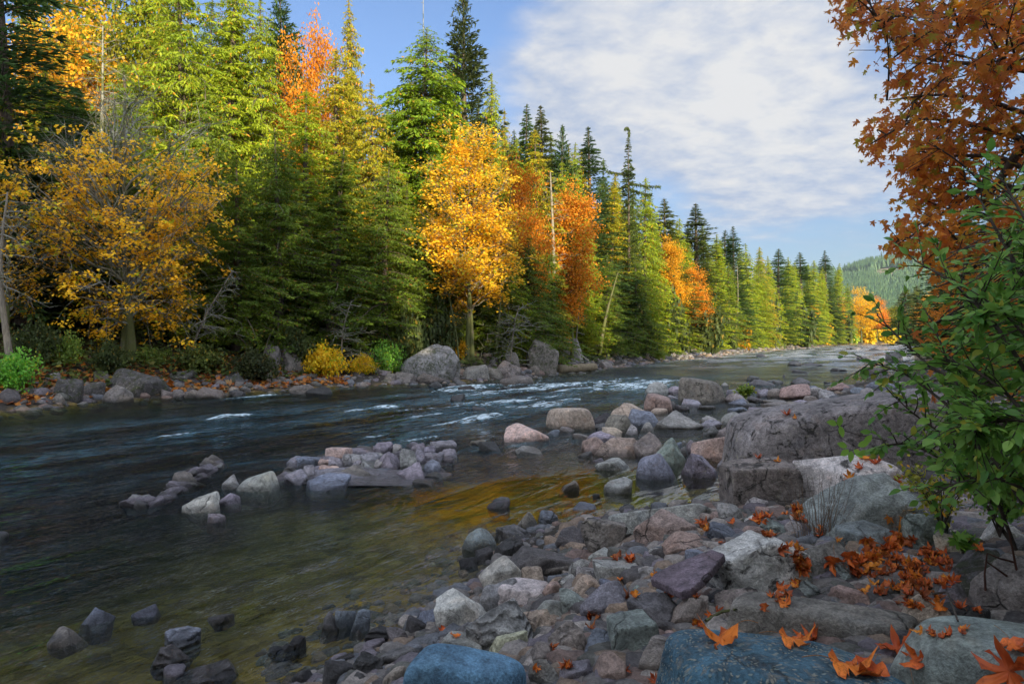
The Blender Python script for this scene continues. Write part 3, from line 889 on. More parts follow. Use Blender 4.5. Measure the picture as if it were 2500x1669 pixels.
place_rock(1127, 1283, 1221, 1345, 'r', 'e', 'speckle', 'blue-grey veined boulder standing in shallow brown water', 'boulder', 'rocks standing in the river', seed=921)
place_rock(1059, 1442, 1203, 1535, 'm', 'w', 'plain', 'half-pale half-reddish boulder at the water edge', 'boulder', 'rocks heaped along the near bank', seed=922)
place_rock(1060, 1550, 1187, 1640, 'c', 'g', 'plain', 'squat grey-brown block with one small orange leaf on top', 'boulder', 'rocks heaped along the near bank', seed=923)
place_rock(1188, 1540, 1291, 1612, 'a', 'y', 'plain', 'pale yellow angular rock behind the bright blue boulder', 'boulder', 'rocks heaped along the near bank', seed=924)
place_rock(1213, 1414, 1339, 1482, 'o', 'w', 'plain', 'long smooth pale grey boulder lying diagonally', 'boulder', 'rocks heaped along the near bank', tilt=-.12, seed=925)
place_rock(1480, 1500, 1618, 1605, 'c', 'e', 'plain', 'big dark teal-grey block with flat top', 'boulder', 'rocks heaped along the near bank', seed=926)
place_rock(1728, 1305, 1972, 1465, 'm', 'w', 'lichen', 'broad pale pinkish boulder with flat top and black moss on its front', 'boulder', 'rocks heaped along the near bank', bdep=.75, seed=927)
place_rock(1595, 1386, 1690, 1455, 'r', 't', 'plain', 'rounded tan boulder partly under the purple plank-like stone', 'boulder', 'rocks heaped along the near bank', seed=928)
place_rock(1785, 1470, 2222, 1568, 'o', 'n', 'plain', 'long brown flat boulder behind the blue speckled boulder', 'boulder', 'rocks heaped along the near bank', bdep=.3, seed=929)
place_rock(1555, 1544, 1712, 1665, 'r', 'n', 'plain', 'brown rounded boulder left of the blue speckled boulder', 'boulder', 'rocks heaped along the near bank', seed=930)
place_rock(2292, 1346, 2482, 1496, 'm', 'p', 'moss', 'large flat purple grey boulder with moss patches at the right edge', 'boulder', 'rocks heaped along the near bank', bdep=.6, seed=931)
place_rock(2385, 1362, 2600, 1530, 'm', 'n', 'lichen', 'rough brown boulder cut by the right edge of the picture', 'boulder', 'rocks heaped along the near bank', bdep=.5, seed=932)
place_rock(2195, 1560, 2700, 1900, 'o', 'e', 'plain', 'purple and teal stained boulder filling the bottom right corner', 'boulder', 'rocks heaped along the near bank', bdep=.7, seed=933)
place_rock(1580, 1590, 2250, 1880, 'o', 'S', 'speckle', 'big blue boulder speckled with cream flecks and carrying orange leaves', 'boulder', 'rocks heaped along the near bank', bdep=.6, seed=934)
place_rock(985, 1604, 1294, 1800, 'o', 'B', 'plain', 'smooth bright blue boulder cut by the bottom edge', 'boulder', 'rocks heaped along the near bank', bdep=.55, tilt=-.05, seed=935)
place_rock(581, 1148, 684, 1202, 'r', 'g', 'plain', 'round cracked grey boulder left of the fractured outcrop', 'boulder', 'rocks standing in the river', seed=936)
place_rock(194, 1474, 276, 1528, 'p', 'b', 'plain', 'dark blue pyramid-shaped rock standing alone in the stream, lower left', 'rock', 'rocks standing in the river', seed=937)
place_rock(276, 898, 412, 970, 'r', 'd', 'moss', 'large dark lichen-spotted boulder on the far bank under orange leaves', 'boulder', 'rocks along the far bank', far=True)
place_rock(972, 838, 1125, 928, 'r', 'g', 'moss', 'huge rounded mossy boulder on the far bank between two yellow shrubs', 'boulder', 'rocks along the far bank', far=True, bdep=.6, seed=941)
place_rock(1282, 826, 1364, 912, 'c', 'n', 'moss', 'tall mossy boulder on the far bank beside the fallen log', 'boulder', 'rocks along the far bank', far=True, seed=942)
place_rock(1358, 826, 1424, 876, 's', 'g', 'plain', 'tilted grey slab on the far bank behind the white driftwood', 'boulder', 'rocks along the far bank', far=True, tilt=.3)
for row in TABLE.strip().splitlines():
    q = row.split(); z = ZONES[q[0]]; v = [float(t) for t in q[1:5]]
    bx = [z[0] + v[0] / z[2], z[1] + v[1] / z[2], z[0] + v[2] / z[2], z[1] + v[3] / z[2]]
    place_rock(*bx, q[5], q[6], MODES[q[7]] if len(q) > 7 else 'plain', far=q[0] in 'PQ')

# the fractured bedrock outcrop in midstream: one ledge, many joint blocks
OUT = """395 345 610 470 s v;600 345 842 425 s p;835 298 1005 405 a p;1003 325 1092 405 a g;1200 312 1305 405 a p;1305 335 1412 425 c p;1395 295 1598 385 c p;1438 370 1612 460 s p;15 440 140 530 a p;105 435 330 530 s b;318 450 442 535 s v;408 435 545 545 a p;
543 408 702 535 a g;618 470 712 565 a p;700 400 872 505 a p;713 478 852 585 a g;900 400 1112 565 a p;1098 360 1242 545 a g;1228 370 1342 505 a p;1318 410 1487 505 c p;1328 470 1482 595 a b;998 510 1322 655 a p;828 555 1002 625 s b;738 590 902 655 s p;
488 530 762 655 a n;388 530 502 605 s v;318 510 452 605 s v;248 525 347 605 a p;158 525 257 645 a p;-5 570 172 705 m p;78 640 232 705 a d;228 610 582 745 s b;1222 650 1402 718 c d;1338 580 1482 645 m d;838 470 932 565 a g;560 480 640 560 a d;1110 500 1200 560 a g;860 400 940 470 a g;230 600 330 660 a d"""
X0, Y0, _ = on_ground(930, 1160)
outcrop = tag(ob('rock_outcrop', None, loc=(X0, Y0, 0)), 'fractured purple-grey bedrock outcrop of many joint blocks in midstream', 'rock outcrop')
for (bx, cl) in (((705, 1104, 1112, 1186), 'p'), ((760, 1092, 1108, 1150), 'g')):
    o = place_rock(*bx, 's', cl, 'plain', 'x', 'ledge', None, bdep=.5, seed=690)
    for k in ('label', 'category', 'group'): del o[k]
    o.scale = (1, 1, .34); o.parent = outcrop; o.location = Vector(o.location) - Vector((X0, Y0, 0))
for i, r in enumerate(OUT.replace('\n', '').split(';')):
    q = r.split(); v = [float(t) for t in q[:4]]
    gx = (v[2] - v[0]) * .10 + 4; gy = (v[3] - v[1]) * .08
    o = place_rock(700 + (v[0] - gx) / 3.915, 1000 + (v[1] - gy * .5) / 3.915, 700 + (v[2] + gx) / 3.915, 1000 + (v[3] + gy * 2) / 3.915, q[4], q[5], 'plain', 'x', 'block', None, bdep=1.1, seed=700 + i)
    for k in ('label', 'category', 'group'): del o[k]
    o.parent = outcrop; o.location = Vector(o.location) - Vector((X0, Y0, 0))
used_labels.discard('x')

def scatter_blocks(parent, px0, quad, n, seed, smin, smax, names='block'):
    rs = np.random.RandomState(seed); V0, F0 = None, None; protos = []
    for k in range(8):
        V, F = rock_shape(seed * 10 + k, 1, .85, .75, 'aacasmas'[k], 4); protos.append(make_mesh(names, V, [F], RM['plain'], True))
    for i in range(n):
        u, v = rs.uniform(0, 1), rs.uniform(-1, 1); q = u * (len(quad) - 1); j = min(int(q), len(quad) - 2); f = q - j
        cx = quad[j][0] * (1 - f) + quad[j + 1][0] * f; cy = quad[j][1] * (1 - f) + quad[j + 1][1] * f; hw = quad[j][2] * (1 - f) + quad[j + 1][2] * f
        X, Y, _ = on_ground(cx, cy + v * hw); s_ = rs.uniform(smin, smax) * (1.15 - .4 * abs(v)); nm, rgb = PAL['ppgdpgpn'[rs.randint(8)]]
        o = ob(names, protos[rs.randint(8)], parent, (X - px0[0], Y - px0[1], s_ * rs.uniform(-.35, .15)), rs.uniform(0, 6.28), (s_ * rs.uniform(.8, 1.5), s_, s_ * rs.uniform(.5, .95)), color=rgb)
        o.rotation_euler = (rs.normal() * .25, rs.normal() * .25, rs.uniform(0, 6.28)); mw = np.array(o.rotation_euler.to_matrix()) * np.array(o.scale); add_bvh(np.array([v_.co[:] for v_ in protos[0].vertices]) @ mw.T + (X, Y, o.location.z), F)
scatter_blocks(outcrop, (X0, Y0), [(690, 1165, 12), (760, 1150, 22), (860, 1135, 40), (960, 1128, 46), (1060, 1120, 40), (1105, 1098, 14)], 44, 31, .10, .24)
X1, Y1, _ = on_ground(470, 1190); low = tag(ob('rock_outcrop', None, loc=(X1, Y1, 0)), 'low broken tail of dark ledges barely above water, left of the round cracked boulder', 'rock outcrop')
scatter_blocks(low, (X1, Y1), [(312, 1232, 5), (400, 1225, 10), (440, 1180, 16), (500, 1150, 16), (540, 1128, 10)], 70, 33, .06, .20, 'ledge_block')

# ------------------------------------------------------------------ trees
class Cards:
    def __init__(s): s.P, s.D, s.N, s.L, s.W, s.v, s.f = [], [], [], [], [], [], []
    def add(s, P, D, N, L, W, v, f=None):
        n = len(P)
        s.P.append(P); s.D.append(unit(D)); s.N.append(N); s.L.append(np.broadcast_to(L, n)); s.W.append(np.broadcast_to(W, n)); s.v.append(np.broadcast_to(v, n)); s.f.append(np.zeros(n) if f is None else np.broadcast_to(f, n))
    def mesh(s, name, mat, mid=.45):
        P, D, N = map(np.concatenate, (s.P, s.D, s.N)); L, W, v, f = map(np.concatenate, (s.L, s.W, s.v, s.f))
        Sd = unit(np.cross(D, N)); n = len(P); up = unit(np.cross(Sd, D))
        V = np.stack([P, P + D * (L * mid)[:, None] + Sd * (W / 2)[:, None], P + D * L[:, None] - up * (L * .12)[:, None], P + D * (L * mid)[:, None] - Sd * (W / 2)[:, None]], 1).reshape(-1, 3)
        F = np.arange(4 * n).reshape(n, 4)
        return make_mesh(name, V, [F], mat, False, attrs=dict(var=np.repeat(v, 4), flag=np.repeat(f, 4)))
class Tubes:
    def __init__(s): s.V, s.F, s.n = [], [], 0
    def add(s, pts, rad, sides=5):
        pts = np.asarray(pts, float); rad = np.asarray(rad, float); n = len(pts)
        T = unit(np.gradient(pts, axis=0)); A = np.array([1., 0, 0]) if abs(T[0, 0]) < .8 else np.array([0, 1., 0])
        U = unit(np.cross(T, A)); W = np.cross(T, U); an = np.linspace(0, 2 * math.pi, sides, endpoint=False)
        ring = pts[:, None] + rad[:, None, None] * (np.cos(an)[None, :, None] * U[:, None] + np.sin(an)[None, :, None] * W[:, None])
        i = np.arange((n - 1) * sides).reshape(n - 1, sides); j = np.roll(i, -1, 1)
        s.V.append(ring.reshape(-1, 3)); s.F.append(np.stack([i, j, j + sides, i + sides], -1).reshape(-1, 4) + s.n); s.n += n * sides
    def mesh(s, name, mat): return make_mesh(name, np.concatenate(s.V), [np.concatenate(s.F)], mat, True)

def conifer(seed, H, Rr, kind, low=.06, dens=1.0, size=1.0, leaf=None):
    rs = np.random.RandomState(seed); cr = Cards(); tb = Tubes()
    zt = np.linspace(0, 1, 12); lean = rs.normal(size=2) * .25
    tb.add(np.stack([lean[0] * zt ** 2, lean[1] * zt ** 2, zt * H], -1), .018 * H * (1 - zt * .97) * .85 + .01, 8)
    nb = int((300 if kind == 'cedar' else 290) * dens * H / 24 * (1.35 if kind == 'hemlock' else 1))
    zs = np.sort(low + (1 - low) * rs.uniform(0, 1, nb) ** 1.05)
    az0 = rs.uniform(0, 6.28)
    lob = rs.uniform(0, 6.28, 3)
    for i, z in enumerate(zs):
        z = min(max(z, .02), .992); az = az0 + i * 2.39996 + rs.normal() * .35
        prof = {'cedar': (1 - z) ** .66 * (1 - .35 * max(0, .22 - z) / .22), 'hemlock': (1 - z) ** .40, 'fir': (1 - z) ** 1.0 * (1 - .3 * max(0, .2 - z) / .2), 'spruce': (1 - z) ** .85}[kind]
        Lb = Rr * prof * rs.uniform(.50, 1.14) * (1 + .16 * math.sin(az * 2 + lob[0] + z * 9)) * (1 + .10 * math.sin(z * 31 + lob[1])) + .08
        if rs.rand() < .05: Lb *= 1.22
        up, droop = {'cedar': (.10, .55), 'hemlock': (.28, .50), 'fir': (.30 + .3 * z, .42), 'spruce': (.05 + .45 * z, .12 - .25)}[kind]
        up += rs.normal() * .10; droop *= rs.uniform(.5, 1.4)
        m = max(4, int(Lb / .30)); t = np.linspace(.12, 1, m); d = np.array([math.cos(az), math.sin(az), 0.]); sd_ = np.array([-math.sin(az), math.cos(az), 0.])
        base = np.array([lean[0] * z * z, lean[1] * z * z, z * H])
        dz = up * Lb * t - droop * Lb * t * t
        if kind == 'cedar': dz = dz + .18 * Lb * np.clip(t - .7, 0, 1)
        pts = base + d * (Lb * t)[:, None] + sd_ * (Lb * .10 * rs.normal() * t * t)[:, None]; pts[:, 2] += dz
        if Lb > .7: tb.add(np.vstack([base, pts]), np.linspace(.012 + .014 * Lb, .006, m + 1), 3)
        tang = unit(np.gradient(pts, axis=0)) if m > 1 else np.tile(d, (m, 1))
        bv = rs.uniform(0, 1); ts = min(1, .22 + (1 - z) * 4.5)
        for side in (-1, 1):
            tl = ts * (np.clip(.34 * Lb * (1.05 - t), .12, 1.5) + .10) * rs.uniform(.7, 1.2, m)
            nk = 5 if kind != 'cedar' else 8
            for k in range(nk):
                q = (k + rs.uniform(0, 1, m)) / nk
                if kind == 'cedar':
                    tw = unit(tang * .55 + sd_ * side * .8 + rs.normal(size=(m, 3)) * .15); P = pts + tw * (tl * q)[:, None]; P[:, 2] -= .35 * tl * q * q
                    D = tw * .40 + np.array([0, 0, -1.]) * rs.uniform(.2, 1.1, m)[:, None] + rs.normal(size=(m, 3)) * .42
                    L = rs.uniform(.14, .38, m) * size; W = L * rs.uniform(.19, .33, m)
                elif kind == 'hemlock':
                    tw = unit(tang * .7 + sd_ * side * .7 + rs.normal(size=(m, 3)) * .2); P = pts + tw * (tl * q)[:, None]; P[:, 2] -= .3 * tl * q * q
                    D = tw + tang * .3 + np.array([0, 0, -.5]) + rs.normal(size=(m, 3)) * .3
                    L = rs.uniform(.24, .46, m) * size; W = L * rs.uniform(.25, .4, m)
                else:
                    tw = unit(tang * .75 + sd_ * side * .65 + rs.normal(size=(m, 3)) * .12); P = pts + tw * (tl * q)[:, None]; P[:, 2] -= .12 * tl * q
                    D = tw + tang * .35 + rs.normal(size=(m, 3)) * .25 + np.array([0, 0, .12 if kind == 'fir' else -.25])
                    L = rs.uniform(.22, .42, m) * size; W = L * rs.uniform(.22, .34, m)
                Nn = rs.normal(size=(m, 3)) + np.array([0, 0, .8]) + d * .4
                L = L * ts; W = W * ts
                cr.add(P, D, Nn, L, W, np.clip(bv * .5 + rs.uniform(0, .5, m), 0, 1), rs.uniform(0, 1, m) if rs.rand() < .6 else rs.uniform(0, .9, m))
        # tip
        tp = pts[-1:]; cr.add(tp, tang[-1:], rs.normal(size=(1, 3)), .45 * size * ts, .13 * ts, bv)
        if kind == 'spruce':           # hanging combs of twigs
            P = pts[t > .3]; mm = len(P)
            cr.add(P, np.array([0, 0, -1.]) + rs.normal(size=(mm, 3)) * .2, rs.normal(size=(mm, 3)), rs.uniform(.35, .7, mm), .1, bv)
    n = 60; q = rs.uniform(.94, 1.0, n); an = rs.uniform(0, 6.28, n)
    cr.add(np.stack([lean[0] * q * q, lean[1] * q * q, q * H], -1), np.stack([np.cos(an) * .7, np.sin(an) * .7, rs.uniform(-.2, 1.2, n)], -1), rs.normal(size=(n, 3)), .10 + 3.5 * (1 - q) * Rr * .2, .06, .5)
    return tb, cr

def broadleaf(seed, H, zc, rz, rr, nlimb, nleaf, lsize=.2, flat=.10, stems=1, trunk_r=.16, bare_above=9e9, clump=.42, off=(0, 0), spread=.25, fork=.3, leaves_on=1.0, hang=0.0):
    """trunk(s), limbs to points in an ellipsoidal crown, twigs, layered leaf clumps"""
    rs = np.random.RandomState(seed); cr = Cards(); tr = Tubes(); br = Tubes(); clumps = []
    axes = []
    for k in range(stems):
        an = k * 2.2 + rs.uniform(0, 1); lean = spread * (k > 0) + .04
        t = np.linspace(0, 1, 14); top = min(H * .93, zc + rz * .75) * (1 if k == 0 else .85)
        x = off[0] + math.cos(an) * lean * top * t ** 1.3 * .5 + .12 * np.sin(t * 5 + k); y = off[1] + math.sin(an) * lean * top * t ** 1.3 * .3 + .1 * np.cos(t * 4 + k)
        A = np.stack([x + k * .25, y, t * top], -1); axes.append(A); tr.add(A, trunk_r * (1 - .88 * t) * (1 + .5 * np.exp(-t * 18)), 8)
    for i in range(nlimb):
        u = rs.normal(size=3); u /= np.linalg.norm(u); q = rs.uniform(.35, 1) ** .6
        T = np.array([u[0] * rr * q + off[0], u[1] * rr * q + off[1], zc + u[2] * rz * q]); A = axes[rs.randint(stems)]
        hd = math.hypot(T[0] - off[0], T[1] - off[1]); zb = np.clip(T[2] - hd * (.75 if T[2] > zc else .25) - rs.uniform(0, 1) * rz * .25, H * fork * rs.uniform(.6, 1), A[-1, 2])
        B = np.array([np.interp(zb, A[:, 2], A[:, j]) for j in range(3)]); t = np.linspace(0, 1, 9)[:, None]
        mid = (B + T) / 2 + np.array([0, 0, .12 * hd]) + rs.normal(size=3) * .15 * hd * .5
        pts = (1 - t) ** 2 * B + 2 * t * (1 - t) * mid + t * t * T; pts[1:-1] += rs.normal(size=(7, 3)) * .05
        r0 = trunk_r * .32 * rs.uniform(.6, 1); br.add(pts, r0 * (1 - .85 * t[:, 0]), 5)
        for k in range(rs.randint(5, 9)):
            tt = rs.uniform(.35, 1); b0 = np.array([np.interp(tt, t[:, 0], pts[:, j]) for j in range(3)]); dr = unit(unit(T - B) * .6 + rs.normal(size=3) * .6 + np.array([0, 0, .12 - hang]))
            L = rs.uniform(.5, 1.15) * rr * .30; e = b0 + dr * L; m1 = b0 + dr * L * .5 + rs.normal(size=3) * .06; br.add([b0, m1, e], [r0 * .3, r0 * .2, .005], 3)
            clumps += [e, m1]
            for s in range(2):
                dd = unit(dr + rs.normal(size=3) * .8); e2 = m1 + dd * L * .55; br.add([m1, e2], [r0 * .14, .004], 3); clumps.append(e2)
    Cp = np.array(clumps); cl = Cp[(Cp[:, 2] < bare_above + rs.normal(size=len(Cp)) * .4) & (rs.rand(len(Cp)) < leaves_on)]
    idx = rs.randint(len(cl), size=nleaf); cv = rs.uniform(0, 1, len(cl))
    P = cl[idx] + rs.normal(size=(nleaf, 3)) * np.array([clump, clump, flat + clump * .35])
    az = rs.uniform(0, 6.28, nleaf); D = np.stack([np.cos(az), np.sin(az), -rs.uniform(.1, .9, nleaf)], -1)
    Nn = np.array([0, -.25, 1.]) + rs.normal(size=(nleaf, 3)) * .35
    L = lsize * rs.uniform(.7, 1.25, nleaf)
    cr.add(P, D, Nn, L, L * .95, np.clip(cv[idx] * .55 + rs.uniform(0, .45, nleaf), 0, 1), np.where(cv[idx] > .8, rs.uniform(.7, 1, nleaf), rs.uniform(0, .9, nleaf)))
    return tr, br, cr

def build_tree(name, tubes, cards, bm, fm, limbs=None, lm=None):
    root = ob(name, None); t = ob('trunk', tubes.mesh('trunk', bm), root)
    if limbs is not None: ob('limbs', limbs.mesh('limbs', lm or bm), root)
    if cards is not None: ob('crown', cards.mesh('crown', fm), root)
    return root
def copy_tree(root):
    c = root.copy(); C.objects.link(c)
    for ch in root.children:
        d = ch.copy(); C.objects.link(d); d.parent = c
    return c
PROTO = {}
def proto(key):
    if key in PROTO: return PROTO[key]
    k, s = key[:-1], int(key[-1])
    if k == 'cedar':
        H, Rr = ((24, 3.9), (25, 3.2), (22, 4.4))[s]; tb, cr = conifer(100 + s, H, Rr, 'cedar'); r = build_tree('cedar_tree', tb, cr, M_bark, M_cedar)
    elif k == 'fir':
        H, Rr = ((26, 3.7), (24, 3.0), (28, 4.2))[s]; tb, cr = conifer(200 + s, H, Rr, 'fir', dens=1.15); r = build_tree('fir_tree', tb, cr, M_bark, M_fir)
    elif k == 'spruce':
        H, Rr = (27, 4.0); tb, cr = conifer(300 + s, H, Rr, 'spruce', dens=1.1); r = build_tree('spruce_tree', tb, cr, M_bark, M_fir)
    elif k == 'hemlock':
        H, Rr = (24, 4.6); tb, cr = conifer(400 + s, H, Rr, 'hemlock', dens=1.25); r = build_tree('hemlock_tree', tb, cr, M_bark, M_cedar)
    elif k == 'maple':
        H, Rr = ((16, 4.6), (14, 4.0), (15, 3.4))[s]; tr, br, cr = broadleaf(500 + s, H, H * .60, H * .40, Rr, 62, 15000, .21, leaves_on=.6,  stems=2 if s != 2 else 1, clump=.5); r = build_tree('maple_tree', tr, cr, M_mossbark, M_maple, br, M_mossbark)
    elif k == 'sparsefir':     # storm-broken crown with a nodding leader
        H, Rr = (24, 3.2); tb, cr = conifer(600, H, Rr, 'fir', low=.25, dens=.55); r = build_tree('fir_tree', tb, cr, M_bark, M_fir)
    elif k == 'alder':
        H, Rr = (13, 3.0); tr, br, cr = broadleaf(700 + s, H, 8, 5, 2.6, 46, 2600, .12, stems=1, trunk_r=.11, clump=.5); r = build_tree('alder_tree', tr, cr, M_palebark, M_shrub, br, M_palebark)
    PROTO[key] = [r, H, Rr, False]; return PROTO[key]
G_FAR = 'trees on the far bank'
def plant(key, px, Y, top, w, col, label, cat, group=G_FAR, dmin=2.0, rz=None, name=None, disp=True):
    """stands a tree of one kind on the ground along a sight line; sizes in metres follow from distance"""
    k = 1.0643 if disp else 1.0; w *= (1.9 if key[:-1] == 'fir' else 1.55 if key[:-1] == 'spruce' else 1.5 if key[:-1] == 'hemlock' else 1.22 if key[:-1] == 'cedar' else 1.0); px, top, w = px * k, top * k, w * k
    while True:
        X = (px - 1250) / FPX * Y; d = float(sdist(np.array([X]), np.array([Y]))[0][0])
        if d >= dmin or Y > 600: break
        Y += .5
    z = h1(X, Y) - .15; H = CAMZ + (HORIZON - top) / FPX * Y - z; Rr = w / 2 / FPX * Y
    p = proto(key)
    if p[3]: r = copy_tree(p[0])
    else: r = p[0]; p[3] = True
    r.location = (X, Y, z); r.scale = (Rr / p[2], Rr / p[2], H / p[1]); rs = random.Random(int(px * 7 + top * 3 + Y)); r.rotation_euler = (0, 0, rs.uniform(0, 6.28) if rz is None else rz)
    for ch in r.children:
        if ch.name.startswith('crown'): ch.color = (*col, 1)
        if ch.name.startswith('trunk') or ch.name.startswith('limbs'): ch.color = (1, 1, 1, 1)
    nm_ = {0: 'slender', 1: 'broad', 2: 'low', 3: 'tall', 4: 'half-hidden'}
    if label.startswith('understorey'):
        label = ('low ' if H < 9 else 'tall ' if H > 20 else '') + label + (' on its left' if px / k < 700 else '')
        if label in used_labels: label = label.replace('beside', 'deep in shade behind' if Y > 50 else 'in front of')
    if label in used_labels: label = label.replace('understorey', 'lower understorey' if h1(X, Y) < 2 else 'farther understorey')
    for q in ('label', 'category', 'group'):
        if q in r: del r[q]
    tag(r, label, cat, group); used_labels.add(label)
    return r
YG = (1.85, 1.72, .9); GR = (1.2, 1.25, .9); DK = (.82, .92, .85); OY = (2.45, 1.65, .9); BG = (1.25, 1.40, .7); YL = (1.0, 1.05, .9); RD = (.95, .76, .8); GD = (1.1, 1.3, .8); LG = (.42, .85, .9); BR = (1.5, 1.0, .8)
